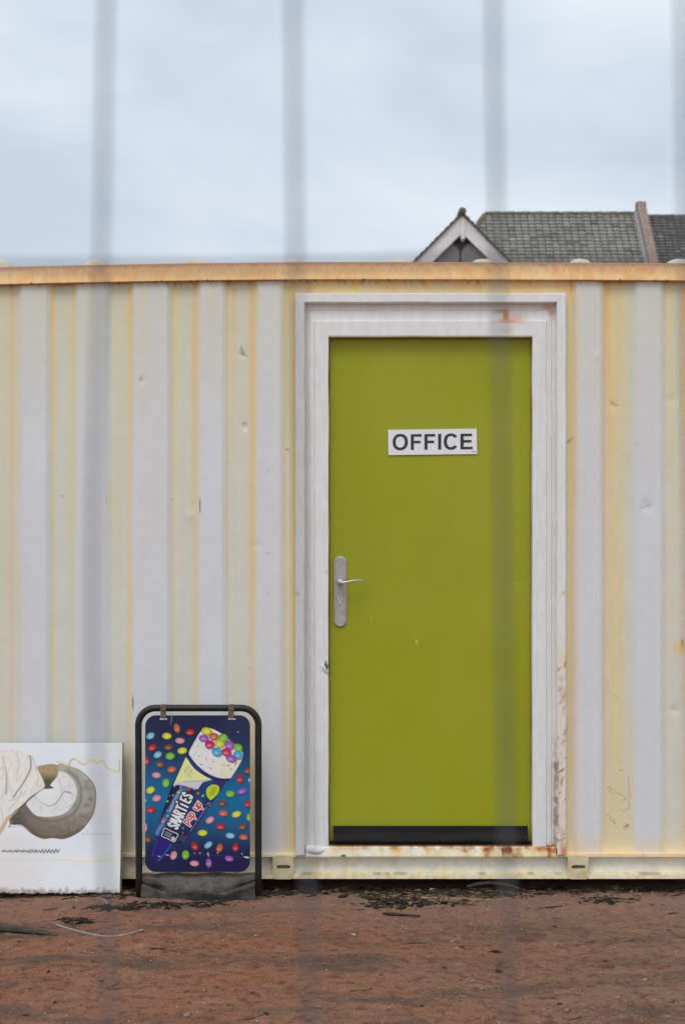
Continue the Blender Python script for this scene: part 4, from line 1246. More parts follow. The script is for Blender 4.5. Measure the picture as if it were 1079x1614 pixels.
art.ell(*b2(322, 628), 22, 24, 0, alb(200, 199, 200), .12, 0, 2.5, .6)
art.stroke(pb_(curve([(418, 640), (412, 590), (395, 545)], 5)), 1.2, alb(140, 138, 142), .8, .7)
art.stroke(pb_([(440, 640), (490, 655)]), 1.0, alb(120, 118, 118), 1.4, .7); art.stroke(pb_([(450, 745), (490, 730)]), 1.2, alb(130, 128, 128), 1.4, .6)
def figfn(Xw, Yw, sdist):
    b_ = (Yw - 1100) * 4.316
    c = np.zeros(Xw.shape + (3,)) + alb(142, 126, 96)
    n = fbm(Xw / 2.5, Yw / 2.5, 229, 3)
    c = mixc(c, alb(112, 98, 72), np.clip(n * 1.4 - .5, 0, .7)); c = mixc(c, alb(72, 68, 58), sst(500, 575, b_))
    return c
art.poly(pb_(curve([(250, 478), (300, 457), (370, 452), (398, 478), (394, 525), (368, 562), (348, 585), (344, 600), (368, 614), (330, 620), (292, 618), (298, 590), (292, 555)], 4, True)), alb(130, 115, 85), .7, 1, figfn)
def clothfn(Xw, Yw, sdist):
    n = fbm((Xw + Yw * .4) / 2.2, (Yw - Xw * .3) / 8, 231, 5); n2 = fbm(Xw / 12, Yw / 14, 233, 3)
    c = np.zeros(Xw.shape + (3,)) + alb(194, 189, 188)
    c = mixc(c, alb(165, 156, 150), np.clip(n * 1.8 - .75, 0, .6)); c = mixc(c, alb(188, 187, 194), np.clip(n2 * 3 - 1.5, 0, .7))
    return c
cloth = [(-470, 400), (-300, 340), (-80, 372), (0, 362), (100, 352), (190, 388), (228, 430), (262, 500), (296, 570), (300, 612), (215, 668), (160, 722), (95, 775), (60, 822), (30, 880), (-10, 950), (-200, 1000), (-470, 960)]
art.stroke(pb_(curve([(302, 612), (222, 668), (165, 722), (100, 778), (66, 830)], 5)), 2.4, alb(58, 54, 50), 1.2, .9)
art.poly(pb_(curve(cloth, 3, True)), alb(198, 193, 190), .8, 1, clothfn)
art.stroke(pb_(curve([(38, 470), (44, 560), (42, 655)], 5)), 2.0, alb(96, 90, 84), 2.0, .8)
art.stroke(pb_(curve([(205, 400), (208, 480), (165, 570), (120, 635), (92, 675)], 5)), 2.4, alb(100, 90, 82), 2.0, .85)
art.stroke(pb_(curve([(92, 675), (60, 600), (55, 500), (80, 420)], 5)), .8, alb(150, 140, 128), 1.4, .6)
art.stroke(pb_(curve([(190, 395), (215, 402), (236, 440), (250, 492)], 5)), 1.1, alb(130, 118, 96), .9, .8)
art.stroke(pb_(curve([(180, 610), (150, 585), (120, 520)], 5)), 1.0, alb(176, 160, 140), 1.6, .6)
art.stroke(pb_([(72, 800), (45, 840), (20, 890), (-30, 960)]), 4.2, alb(170, 145, 112), 1); art.stroke(pb_([(50, 810), (20, 860), (-20, 930)]), .9, alb(92, 74, 56), .8)
art.stroke(pb_([(80, 850), (62, 880)]), 3, alb(96, 84, 72), 1.5, .7)
art.stroke(pb_(curve([(85, 880), (130, 872), (180, 890), (200, 915)], 4)), 2.5, alb(150, 146, 150), 2.5, .5)
art.stroke(pb_(curve([(175, 735), (215, 800), (300, 835), (420, 830), (520, 765), (552, 660), (535, 570), (470, 500)], 5)), 4, alb(84, 78, 72), 4, .6)
art.stroke(pb_(curve([(100, 845), (180, 880), (260, 935), (340, 945), (440, 945), (530, 905)], 5)), 4, alb(70, 60, 52), 4, .55)
for x_, y_, l_ in ((545, 640, 8), (552, 700, 14), (560, 610, 6), (520, 730, 10), (600, 900, 8), (240, 850, 12), (470, 880, 14), (560, 830, 9)):
    art.stroke(pb_([(x_, y_), (x_ - 4, y_ + l_)]), 1.2, alb(84, 66, 54), 1.2, .6)
art.stroke(pb_(curve([(205, 740), (255, 790), (340, 800), (430, 782)], 5)), 3, alb(200, 202, 208), 3, .5)
for q_ in (((20, 400), (30, 470), (15, 560)), ((110, 370), (130, 450), (110, 540)), ((240, 480), (262, 540), (250, 600)), ((60, 700), (110, 690), (170, 640)), ((-40, 700), (10, 760), (20, 840)), ((150, 640), (120, 700), (60, 760))):
    art.stroke(pb_(curve(list(q_), 5)), 2.2, alb(150, 140, 132), 2.6, .55)
    art.stroke(pb_(curve([(a_ + 10, b_ + 4) for a_, b_ in q_], 5)), 2.0, alb(206, 203, 202), 2.2, .5)
# dried ribbon stains
art.stroke(pb_(curve([(385, 438), (420, 442), (468, 462), (480, 428), (505, 415), (535, 432), (572, 455), (600, 432), (635, 425), (660, 445), (690, 428), (725, 478), (762, 496), (800, 506)], 5)), 2.6, alb(182, 170, 132), 1.4, .85)
art.stroke(pb_(curve([(468, 462), (482, 428), (505, 418)], 5)), 1.6, alb(158, 128, 84), 1, .8); art.stroke(pb_(curve([(535, 438), (560, 455), (590, 450)], 5)), 1.6, alb(176, 150, 100), 1.2, .8)
art.stroke(pb_([(803, 385), (803, 500)]), 1.2, alb(180, 174, 150), 1, .7); art.stroke(pb_([(803, 425), (803, 498)]), 1.3, alb(50, 52, 50), .7)
art.stroke(pb_(curve([(380, 1104), (450, 1098), (600, 1104), (700, 1096), (778, 1092)], 5)), 4.2, alb(196, 196, 176), 1.6, .85)
art.stroke(pb_(curve([(390, 1105), (440, 1106), (600, 1112), (720, 1104), (775, 1102)], 5)), .9, alb(182, 172, 130), .8, .8)
art.stroke(pb_(curve([(-200, 1100), (100, 1104), (400, 1104)], 5)), 1, alb(176, 172, 170), 1.4, .6)
art.ell(*b2(745, 362), 3, 3, 0, alb(206, 186, 166), 0, 0, 2)
zz = [(12 + i * 11.5, 1045 + (12 if i % 2 else -13) * (0.35 + .65 * i / 34) + random.uniform(-3, 3)) for i in range(35)]
art.stroke(pb_(zz), 1.7, alb(56, 60, 72), .8, .85)
for i in range(9): art.stroke(pb_([(20 + i * 44, 1052), (30 + i * 44, 1030)]), 1.0, alb(56, 60, 72), .8, .6)
for i in range(26):
    if i in (2, 6, 10, 17, 22): continue
    x = 560 + i * 7.9; art.stroke(pb_([(x, 922 + (i * 7 % 5)), (x + 3, 936 - (i * 5 % 6)), (x + 5, 924)]), .7, alb(150, 154, 166), .8, .8)
art.stroke(pb_([(240, 1262), (270, 1245), (300, 1240)]), .8, alb(150, 148, 150), 1, .6)
# soil splashed along the lower edge, faded right edge
n = fbm(X / 5, Y / 4, 237, 4)
art.C = mixc(art.C, alb(98, 74, 62), np.clip(sst(1397, 1411, Y + (n - .5) * 16) , 0, 1) * .8)
art.C = mixc(art.C, alb(196, 190, 178), sst(184.5, 186.5, X) * .7)
art.C = mixc(art.C, alb(188, 188, 176), np.clip(fbm(X / 14, Y / 40, 239, 3) * 2 - 1.1, 0, .5) * sst(150, 188, X))
# geometry: leans back, turned a little
def board_pt(px, py):
    t = np.clip((1408 - py) / (1408 - 1171), 0, 1)
    y = -.155 + .10 * t + (px - 190) * .00022
    d = D0 + y
    # keep the photographed outline: right edge flares by 3 px towards the top
    pxx = np.where(px > 150, px + (px - 150) / 40. * (4.2 * t - .8), px)
    return np.stack([(pxx - CX) / F * d, y + (fbm(px / 50, py / 70, 241, 2) - .5) * .006, CAMZ + (CY - py) / F * d], -1)
Yj = Y + np.where(Y > 1404, (fbm(X / 6, X * 0, 243, 3) - .5) * 5, 0)
face = grid_obj('printed_face', board_pt(X, Yj), M_canvas, art.C, bd, flip=True)
# stretcher edge behind the face
bm = bmesh.new()
fr = [(-110, 1171), (189.5, 1171), (189.5, 1408), (-110, 1408)]
a = [bm.verts.new(Vector(board_pt(np.array(float(p[0])), np.array(float(p[1])))) + Vector((0, .003, 0))) for p in fr]
off = Vector((.004, .022, -.002))
b__ = [bm.verts.new(v.co + off) for v in a]
for i in range(4): bm.faces.new((a[i], a[(i + 1) % 4], b__[(i + 1) % 4], b__[i]))
bm.faces.new(b__)
bmesh.ops.recalc_face_normals(bm, faces=bm.faces)
obj_bm('board_edge', bm, noise_mat('yellowed canvas edge', (.36, .31, .23), (.58, .52, .42), 12, .8), bd)

# ================================================================== MESH FENCE IN FRONT OF THE CAMERA
FD = .67; FY = FD - D0
fr_ = empty('mesh_fence', (0, FY, 0))
tag(fr_, 'grey welded wire mesh fence panel close to the viewer, blurred bars crossing the view', 'fence')
def fp(px, py, dy=0): return (XX(px, FY), FY + dy, ZZ(py, FY))
wires = {0: [(169, -60), (165, 100), (162, 300), (157, 470), (150, 700), (146, 900), (147, 1050), (156, 1250), (167, 1400), (176, 1680)],
         1: [(461, -60), (463, 200), (466, 420), (473, 700), (479, 1000), (483, 1300), (487, 1500), (489, 1680)],
         2: [(777, -60), (779, 150), (783, 350), (789, 600), (792, 900), (796, 1200), (800, 1450), (803, 1680)],
         3: [(1073, -60), (1077, 150), (1081, 420), (1088, 700), (1092, 1000), (1097, 1300), (1100, 1680)]}
zlo, zhi = .14, 2.04
for i in range(-20, 24):
    bm = bmesh.new()
    if i in wires:
        pts_ = [fp(x, y) for x, y in wires[i][::-1]]
        x0, x1 = pts_[0][0], pts_[-1][0]
        pts_ = [(x0, FY, zlo)] + [Vector(p) for p in pts_] + [(x1, FY, zhi)]
    else:
        xb = XX(160 + 309 * i, FY) + random.uniform(-.003, .003)
        pts_ = [(xb + random.uniform(-.002, .002), FY, z) for z in np.linspace(zlo, zhi, 7)]
    tube(bm, pts_, .0011, 8)
    obj_bm('vertical_wire', bm, M_galv, fr_, True)
for k in range(-4, 2):
    bm = bmesh.new()
    dz = k * .317
    pts_ = [(x, FY + .0034, ZZ(413 - 12 * x / .133 * .5, FY) + dz + .0006 * math.sin(x * 30 + k)) for x in np.linspace(-.3, .3, 13)]
    zl, zr_ = pts_[0][2], pts_[-1][2]
    pts_ = [(-1.75, FY + .0034, zl)] + pts_ + [(1.8, FY + .0034, zr_)]
    tube(bm, pts_, .00125, 8)
    obj_bm('horizontal_wire', bm, M_galv, fr_, True)
bm = bmesh.new(); r_ = .019
tube(bm, [(-1.75, FY, .0), (-1.75, FY, 2.0), (-1.735, FY, 2.035), (-1.70, FY, 2.05), (1.75, FY, 2.05), (1.785, FY, 2.035), (1.8, FY, 2.0), (1.8, FY, 0)], r_, 12)
tube(bm, [(-1.735, FY, .14), (1.785, FY, .14)], .015, 10)
obj_bm('fence_frame', bm, M_galv, fr_, True)
for x in (-1.75, 1.8):
    bm = bmesh.new(); box(bm, x - .11, x + .11, FY - .30, FY + .30, -.01, .12, .02)
    obj_bm('concrete_foot', bm, M_render2, fr_)

# ================================================================== HOUSES BEHIND
HD = 43.0     # depth of the ridge behind the container front
def tiles(name, x0, x1, yr, zr, ye, ze, parent, gauge, wtile, c_a, c_b, lich, seed, hip=None, mat=None):
    """rows of separate tiles down a slope facing the viewer, ridge (yr,zr) to eave (ye,ze)"""
    r = np.random.default_rng(seed)
    L = math.hypot(ye - yr, ze - zr); n = int(L / gauge)
    dy, dz = (ye - yr) / L, (ze - zr) / L
    nx_, nz_ = dz, -dy       # outward normal in yz (towards -y, +z)
    if nz_ < 0: nx_, nz_ = -nx_, -nz_
    bm = bmesh.new(); cl = bm.loops.layers.float_color.new('Paint')
    for i in range(n + 1):
        s0 = i * gauge - .02; s1 = (i + 1) * gauge + .015
        xa = x0 - (hip * s0 if hip else 0)
        k = 0; x = x0 - 40 * wtile
        while x + wtile < xa: x += wtile
        while x < x1:
            xe = min(x + wtile, x1); xs_ = max(x, xa)
            if xe - xs_ > .03:
                lift0 = .004; lift1 = .044 + r.uniform(-.005, .006)
                dzr = r.uniform(-.006, .006)
                pts_ = []
                for s_, lf in ((s0, lift0), (s1, lift1), (s1 + .002, lift1 - .035)):
                    pts_.append((yr + dy * s_ + nx_ * lf, zr + dz * s_ + nz_ * lf + dzr))
                g_ = .012
                rowv = [[bm.verts.new((xx, p[0], p[1])) for p in pts_] for xx in (xs_ + g_, (xs_ + xe) / 2, xe - g_)]
                for v in rowv[1]: v.co.z += .018; v.co.y -= .006
                t = r.random(); col = np.array(c_a) * (1 - t) + np.array(c_b) * t
                if r.random() < lich: col = col * .75 + np.array((.14, .135, .11)) * r.uniform(.3, .9)
                if r.random() < .08: col = col * .72
                for ra, rb_ in zip(rowv, rowv[1:]):
                    for j in range(2):
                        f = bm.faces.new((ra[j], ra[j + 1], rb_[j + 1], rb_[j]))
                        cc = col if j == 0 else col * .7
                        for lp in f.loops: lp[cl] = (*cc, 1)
            x += wtile; k += 1
    bmesh.ops.recalc_face_normals(bm, faces=bm.faces)
    return obj_bm(name, bm, mat or M_roof, parent)


def hx(px, y=HD): return XX(px, y)
def hz(py, y=HD): return ZZ(py, y)
house = empty('terraced_house', (hx(830), HD, 0))
tag(house, 'house behind with a white edged gable and mossy grey tiled roof', 'house')
zrd = hz(338); yr = HD; ye = HD - 4.2; ze = zrd - 4.0
xa, xb_ = hx(764), hx(1003)
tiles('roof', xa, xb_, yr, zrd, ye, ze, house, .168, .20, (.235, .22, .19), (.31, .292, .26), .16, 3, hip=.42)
# rear slope, hip end and under-roof solid
bm = bmesh.new()
hipx = .42 * math.hypot(4.2, 4.0)
v = lambda *p: bm.verts.new(p)
A1 = v(xa, yr, zrd - .03); A2 = v(xb_, yr, zrd - .03); E1 = v(xa - hipx, ye, ze - .05); E2 = v(xb_, ye, ze - .05); B1 = v(xa - hipx, yr + 4.2, ze - .05); B2 = v(xb_, yr + 4.2, ze - .05)
bm.faces.new((A1, A2, B2, B1)); bm.faces.new((E1, A1, B1)); bm.faces.new((E1, E2, A2, A1)); bm.faces.new((A2, E2, B2)); bm.faces.new((E1, B1, B2, E2))
bmesh.ops.recalc_face_normals(bm, faces=bm.faces)
M_tileplain = noise_mat('old roof underlay', (.10, .095, .085), (.16, .15, .135), 4, .9)
obj_bm('rear_roof', bm, M_tileplain, house)
bm = bmesh.new()      # ridge and hip tiles
x = xa
while x < xb_ - .1:
    tube(bm, [(x, yr, zrd + .0), (min(x + .43, xb_), yr, zrd + .008)], [.085, .095], 10); x += .42
hp0 = Vector((xa, yr, zrd)); hp1 = Vector((xa - hipx, ye, ze)); L = (hp1 - hp0).length; k = 0.05
while k < L - .4:
    tube(bm, [hp0.lerp(hp1, k / L), hp0.lerp(hp1, (k + .42) / L)], [.085, .10], 10); k += .4
obj_bm('ridge_tiles', bm, noise_mat('mossy ridge tiles', (.10, .085, .055), (.19, .17, .11), 4, .9), house)
# walls
bm = bmesh.new(); box(bm, xa - hipx + .3, xb_ + .2, ye + .35, yr + 3.8, 0, ze - .06); obj_bm('wall', bm, M_render2, house)
# gable wing: peak at px 728
gy0 = HD - 6.0
def gx_(px): return XX(px, gy0)
def gz_(py): return ZZ(py, gy0)
pk = (gx_(728), gz_(338)); fl = (gx_(655), gz_(412)); frt = (gx_(801), gz_(412))
sl_ = (pk[1] - fl[1]) / (pk[0] - fl[0])
eav = 6.0; hw = (pk[1] - eav) / sl_
wing = house
bm = bmesh.new()
prism(bm, [(pk[0] - hw + .1, .0), (pk[0] + hw - .1, .0), (pk[0] + hw - .1, eav - .05), (pk[0], pk[1] - .16), (pk[0] - hw + .1, eav - .05)], gy0 + .22, gy0 + 5)
obj_bm('gable_wall', bm, M_render, house)
# bargeboards
bw = .33
for s_ in (-1, 1):
    bm = bmesh.new()
    nxx = bw * math.sin(math.atan(sl_)); nzz = bw * math.cos(math.atan(sl_))
    p0 = (pk[0], pk[1]); p1 = (pk[0] + s_ * hw, eav); p2 = (pk[0] + s_ * (hw - bw * 1.05), eav - .02); p3 = (pk[0], pk[1] - bw / math.cos(math.atan(sl_)))
    poly = [p0, p1, p2, p3]
    if s_ == 1: poly = poly[::-1]
    prism(bm, poly, gy0 - .02 + (.003 if s_ == 1 else 0), gy0 + .05)
    bmesh.ops.recalc_face_normals(bm, faces=bm.faces)
    obj_bm('bargeboard', bm, M_barge, house)
bm = bmesh.new(); box(bm, gx_(725.4), gx_(732.2), gy0 - .06, gy0 + .1, gz_(377), gz_(343), .01)
tube(bm, [(gx_(728.8), gy0 + .02, gz_(377)), (gx_(728.8), gy0 + .02, gz_(380.5))], [.05, .01], 8)
obj_bm('finial_post', bm, M_barge, house)
# round panels under the gable
for px in (706, 746):
    bm = bmesh.new()
    cxp, czp = gx_(px), gz_(403)
    poly = [(cxp + .30 * math.cos(a), czp + .36 * math.sin(a)) for a in np.linspace(0, 2 * math.pi, 28, endpoint=False)]
    prism(bm, poly, gy0 + .15, gy0 + .218)
    bmesh.ops.recalc_face_normals(bm, faces=bm.faces)
    obj_bm('round_panel', bm, noise_mat('dull grey panel', (.20, .20, .20), (.26, .25, .25), 5, .9), house)
# wing roof slopes with stepped tile edges
for s_ in (-1, 1):
    bm = bmesh.new(); nr = 26; Lw = math.hypot(hw + .25, (hw + .25) * sl_)
    for i in range(nr):
        t0 = i / nr; t1 = (i + 1) / nr + .008
        up = .02 + random.uniform(-.004, .010)
        xA, zA = pk[0] + s_ * (hw + .25) * t0, pk[1] - (hw + .25) * sl_ * t0 + .02
        xB, zB = pk[0] + s_ * (hw + .25) * t1, pk[1] - (hw + .25) * sl_ * t1 + .02
        nx2, nz2 = s_ * math.sin(math.atan(sl_)), math.cos(math.atan(sl_))
        q = [(xA, zA), (xA + nx2 * .02, zA + nz2 * .02), (xB + nx2 * (up + .03), zB + nz2 * (up + .03)), (xB, zB)]
        if s_ == -1: q = q[::-1]
        prism(bm, q, gy0 - .10 + random.uniform(-.01, .01), gy0 + 6.5)
    bmesh.ops.recalc_face_normals(bm, faces=bm.faces)
    obj_bm('wing_roof', bm, M_tileplain, house)
bm = bmesh.new(); y_ = gy0 - .14
while y_ < gy0 + 5:
    tube(bm, [(pk[0], y_, pk[1] + .07), (pk[0], y_ + .43, pk[1] + .06)], [.10, .09], 10); y_ += .41
obj_bm('wing_ridge', bm, M_tileplain, house, True)
# windows on the walls below (they stand out of sight behind the container)
def window(cx, cz, w_, h_, y_, parent, mat=M_barge):
    bm = bmesh.new()
    for q in ((cx - w_ / 2, cx - w_ / 2 + .07, cz - h_ / 2, cz + h_ / 2), (cx + w_ / 2 - .07, cx + w_ / 2, cz - h_ / 2, cz + h_ / 2)):
        box(bm, q[0], q[1], y_ - .05, y_ + .03, q[2], q[3])
    for q in ((cx - w_ / 2 + .07, cx + w_ / 2 - .07, cz - h_ / 2, cz - h_ / 2 + .08), (cx - w_ / 2 + .07, cx + w_ / 2 - .07, cz + h_ / 2 - .07, cz + h_ / 2), (cx - w_ / 2 + .07, cx + w_ / 2 - .07, cz - .03, cz + .03)):
        box(bm, q[0], q[1], y_ - .045, y_ + .03, q[2], q[3])
    o = obj_bm('window', bm, mat, parent)
    bm = bmesh.new(); box(bm, cx - w_ / 2 + .05, cx + w_ / 2 - .05, y_ - .015, y_ + .02, cz - h_ / 2 + .05, cz + h_ / 2 - .05)
    p_ = obj_bm('pane', bm, M_glass); p_.parent = o
for cz in (1.7, 4.4):
    window(pk[0], cz, 1.5, 1.4, gy0 + .215, house); window(xa + 2.2, cz, 1.1, 1.3, ye + .345, house)
# party wall parapet running down the slope
px0, px1 = hx(1003), hx(1014)
bm = bmesh.new()
up = .26
Lp = math.hypot(4.2, 4.0)
sidep = [(yr + .28, zrd + .37), (yr - .10, zrd + .37), (yr - .16, zrd + .05 + .26 - .12), (ye, ze + up), (ye, ze - .1), (yr + .28, ze - .1)]
va = [bm.verts.new((px0, a, b_)) for a, b_ in sidep]; vb = [bm.verts.new((px1 + .05, a, b_)) for a, b_ in sidep]
for i in range(len(sidep)):
    j = (i + 1) % len(sidep); bm.faces.new((va[i], va[j], vb[j], vb[i]))
bm.faces.new(va); bm.faces.new(vb[::-1]); bmesh.ops.recalc_face_normals(bm, faces=bm.faces)
obj_bm('parapet', bm, M_brick, house)
bm = bmesh.new()
vs_ = [bm.verts.new(p) for p in ((px0 - .10, yr - .02, zrd + .09), (px0 - .004, yr - .02, zrd + .13), (px0 - .004, ye - .02, ze + .13), (px0 - .10, ye - .02, ze + .09))]
vs2 = [bm.verts.new(v_.co + Vector((0, .02, -.05))) for v_ in vs_]
bm.faces.new(vs_); bm.faces.new(vs2[::-1])
for i in range(4): bm.faces.new((vs_[i], vs2[i], vs2[(i + 1) % 4], vs_[(i + 1) % 4]))
bmesh.ops.recalc_face_normals(bm, faces=bm.faces)
obj_bm('flashing', bm, M_lead, house)

nb = empty('neighbouring_house', (hx(1200), HD, 0))
tag(nb, 'darker slate roofed house beyond the brick parapet at the right edge', 'house')
x2, x3 = px1 + .06, px1 + 9.0
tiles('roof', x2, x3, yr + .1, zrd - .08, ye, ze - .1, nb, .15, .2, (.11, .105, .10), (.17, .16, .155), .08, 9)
bm = bmesh.new(); x = x2
while x < x3: tube(bm, [(x, yr + .1, zrd - .06), (x + .43, yr + .1, zrd - .055)], [.08, .09], 10); x += .42
obj_bm('ridge_tiles', bm, M_tileplain, nb)
bm = bmesh.new(); vv = [bm.verts.new(p) for p in ((x2, yr + .1, zrd - .12), (x3, yr + .1, zrd - .12), (x3, yr + 4.2, ze), (x2, yr + 4.2, ze), (x3, ye, ze - .12), (x2, ye, ze - .12))]
bm.faces.new((vv[0], vv[1], vv[2], vv[3])); bm.faces.new((vv[1], vv[4], vv[2])); bm.faces.new((vv[5], vv[4], vv[1], vv[0])); bmesh.ops.recalc_face_normals(bm, faces=bm.faces)
obj_bm('rear_roof', bm, M_tileplain, nb)
bm = bmesh.new(); box(bm, x2 + .16, x3 - .1, ye + .35, yr + 3.8, 0, ze - .13); obj_bm('wall', bm, M_render2, nb)
for cz in (1.7, 4.4): window(x2 + 2.5, cz, 1.2, 1.3, ye + .345, nb); window(x2 + 6, cz, 1.2, 1.3, ye + .345, nb)

# ================================================================== DEBRIS ON THE GROUND
def stick(name, pxs_, rads, mat, label, cat, lift=None, seg=8, group=None, flat=.6, jit=.0):
    pts_ = []
    for i, (px, py) in enumerate(pxs_):
        r = rads[i] if isinstance(rads, (list, tuple)) else rads
        p = gpt(px, py); p.z += r * .55 + (lift[i] if lift else 0)
        p += Vector((random.uniform(-jit, jit), random.uniform(-jit, jit), 0)); pts_.append(p)
    bm = bmesh.new(); tube(bm, pts_, list(rads) if isinstance(rads, (list, tuple)) else rads, seg, True, flat)
    if seg > 5 and mat in (M_wood, M_wood2, M_olive):
        for v_ in bm.verts: v_.co += Vector((random.uniform(-1, 1), random.uniform(-1, 1), random.uniform(-1, 1))) * (max(rads) if isinstance(rads, (list, tuple)) else rads) * .16
    o = obj_bm(name, bm, mat, None, True); tag(o, label, cat, group); return o


stick('reed_stalk', [(612, 1413), (660, 1415.5), (720, 1418), (770, 1419), (812, 1417)], [.0028, .0034, .0036, .003, .002], M_straw, 'long straw coloured reed stalk lying below the door', 'stalk')
stick('driftwood', [(735, 1400), (752, 1398.5), (775, 1397.5), (800, 1399.5), (824, 1403)], [.008, .013, .012, .010, .004], M_wood, 'pale grey driftwood stick at the container foot, right of the door centre', 'wood', lift=[0, .006, .01, .008, 0])
stick('bark_strip', [(603, 1441), (616, 1443), (638, 1444.5), (662, 1445.5)], [.006, .012, .010, .004], M_wood2, 'dark wet strip of bark lying in the dirt below the door', 'bark', flat=.4)
stick('driftwood', [(-60, 1462), (-20, 1467), (10, 1469), (45, 1472), (72, 1474), (88, 1476)], [.028, .03, .028, .02, .013, .003], M_olive, 'dark olive driftwood wedge at the left edge of the dirt', 'wood', flat=.45)
stick('twig', [(100, 1447), (106, 1450), (118, 1451.5), (130, 1453), (150, 1454), (172, 1453)], [.003, .008, .009, .004, .002, .001], M_wood2, 'dark knotty twig lying above the grey cable', 'twig', jit=.002)
stick('twig', [(125, 1435), (140, 1431.5), (160, 1430), (182, 1432)], [.002, .004, .005, .003], M_wood2, 'dark twig in front of the leaning white board', 'twig')
stick('twig', [(940, 1415), (960, 1416), (985, 1417.5)], [.002, .004, .002], M_wood2, 'small dark twig in the dirt at the right', 'twig')
stick('straw_stem', [(915, 1421), (945, 1419.5), (962, 1418)], [.0015, .002, .001], M_straw, 'short pale straw stem in the dirt at the right', 'stalk')
stick('driftwood', [(965, 1402), (985, 1403), (1010, 1405.5), (1030, 1407)], [.006, .005, .004, .002], M_wood, 'thin grey stick against the container foot at the right', 'wood')
stick('twig', [(632, 1490), (650, 1487), (668, 1488), (690, 1494)], [.001, .0025, .002, .001], M_wood2, 'thin branching twig on the open dirt beside the small earth heap', 'twig')
cb = stick('cable', curve([(88, 1459), (105, 1464), (130, 1471), (155, 1476), (178, 1477.5), (200, 1474), (216, 1469.5), (226, 1467)], 4), .0036, M_cable, 'thin grey cable curving over the dirt at the left', 'cable', seg=6, flat=1)
cb = stick('cable_offcut', curve([(160, 1419), (166, 1421), (168, 1425), (165, 1431), (161, 1433)], 4), .003, M_cable, 'short curled grey cable end in front of the leaning board', 'cable', seg=6, flat=1)
bm = bmesh.new()
pc_ = gpt(683, 1407, .012)
vv = [bm.verts.new(pc_ + Vector(p)) for p in ((-.018, 0, -.004), (-.006, -.004, .006), (.010, 0, .004), (.020, .004, -.002), (.008, .012, .002), (-.010, .010, .003))]
bm.faces.new(vv[:3]); bm.faces.new((vv[0], vv[2], vv[3], vv[4], vv[5]))
o = obj_bm('plastic_scrap', bm, M_plastic); tag(o, 'pale blue plastic scrap among the twigs below the door', 'scrap')


def litter(name, items, label_kind='stuff'):
    bm = bmesh.new(); cl = bm.loops.layers.float_color.new('Paint')
    r = random.Random(5)
    for p, kind in items:
        nf0 = len(bm.faces)
        bm.faces.ensure_lookup_table()
        before = set(bm.faces)
        if kind == 'twig':
            a = r.gauss(0, .5); ln = r.uniform(.015, .075) * (1.8 if r.random() < .08 else 1); rr_ = r.uniform(.0008, .0028)
            d_ = Vector((math.cos(a), math.sin(a), 0)); tilt = r.uniform(-.15, .35)
            q = [p - d_ * ln / 2, p + Vector((r.uniform(-.004, .004), r.uniform(-.004, .004), ln * .1 * abs(tilt))), p + d_ * ln / 2 + Vector((0, 0, ln * max(0, tilt) * .5))]
            tube(bm, q, [rr_, rr_ * 1.1, rr_ * .4], 4, False)
            c = r.choice([(.02, .015, .012), (.03, .022, .016), (.045, .03, .02), (.10, .07, .045), (.24, .17, .10)])
        elif kind == 'leaf':
            s_ = r.uniform(.006, .018) * (1.7 if r.random() < .12 else 1); a = r.uniform(0, 6.3)
            vs__ = []
            for k in range(6):
                w_ = a + k * math.pi / 3; rad = s_ * (1 if k % 3 == 0 else r.uniform(.3, .55))
                vs__.append(bm.verts.new(p + Vector((math.cos(w_) * rad, math.sin(w_) * rad, r.uniform(0, .5) * s_))))
            bm.faces.new(vs__)
            c = r.choice([(.022, .017, .013), (.03, .02, .014), (.05, .035, .022), (.12, .075, .04), (.20, .15, .09)])
        elif kind == 'clod':
            s_ = r.uniform(.006, .016)
            m4 = Matrix.Translation(p) @ Matrix.Rotation(r.uniform(0, 6), 4, 'Z') @ Matrix.Diagonal((s_ * r.uniform(1.0, 2.2), s_, s_ * r.uniform(.3, .6), 1))
            ret = bmesh.ops.create_icosphere(bm, subdivisions=2, radius=1, matrix=m4)
            for v_ in ret['verts']: v_.co += Vector((r.uniform(-1, 1), r.uniform(-1, 1), r.uniform(-1, 1))) * s_ * .28
            c = r.choice([(.018, .014, .011), (.028, .02, .015), (.04, .028, .02)])
        else:
            s_ = r.uniform(.0012, .0038) if kind == 'grit' else r.uniform(.004, .010)
            m4 = Matrix.Translation(p + Vector((0, 0, s_ * .2))) @ Matrix.Rotation(r.uniform(0, 6), 4, 'Z') @ Matrix.Diagonal((s_ * r.uniform(.8, 1.4), s_, s_ * r.uniform(.4, .75), 1))
            ret = bmesh.ops.create_icosphere(bm, subdivisions=1, radius=1, matrix=m4)
            for v_ in ret['verts']: v_.co += Vector((r.uniform(-1, 1), r.uniform(-1, 1), r.uniform(-1, 1))) * s_ * .22
            c = r.choice([(.20, .11, .075), (.24, .14, .10), (.27, .18, .13), (.17, .09, .06), (.30, .20, .15), (.44, .36, .29) if r.random() < .6 else (.2, .12, .08), (.09, .055, .04)])
        for f in bm.faces:
            if f not in before:
                for lp in f.loops: lp[cl] = (*c, 1)
    o = obj_bm(name, bm, M_litter)
    o['kind'] = 'stuff'; o['label'] = label_kind
    return o


def gp(x, y, l=0): return Vector((x, y, float(ground_h(np.array([x]), np.array([y]))[0]) + l))
r = random.Random(11)
def batches(fn, n):
    return [fn() for _ in range(n)]
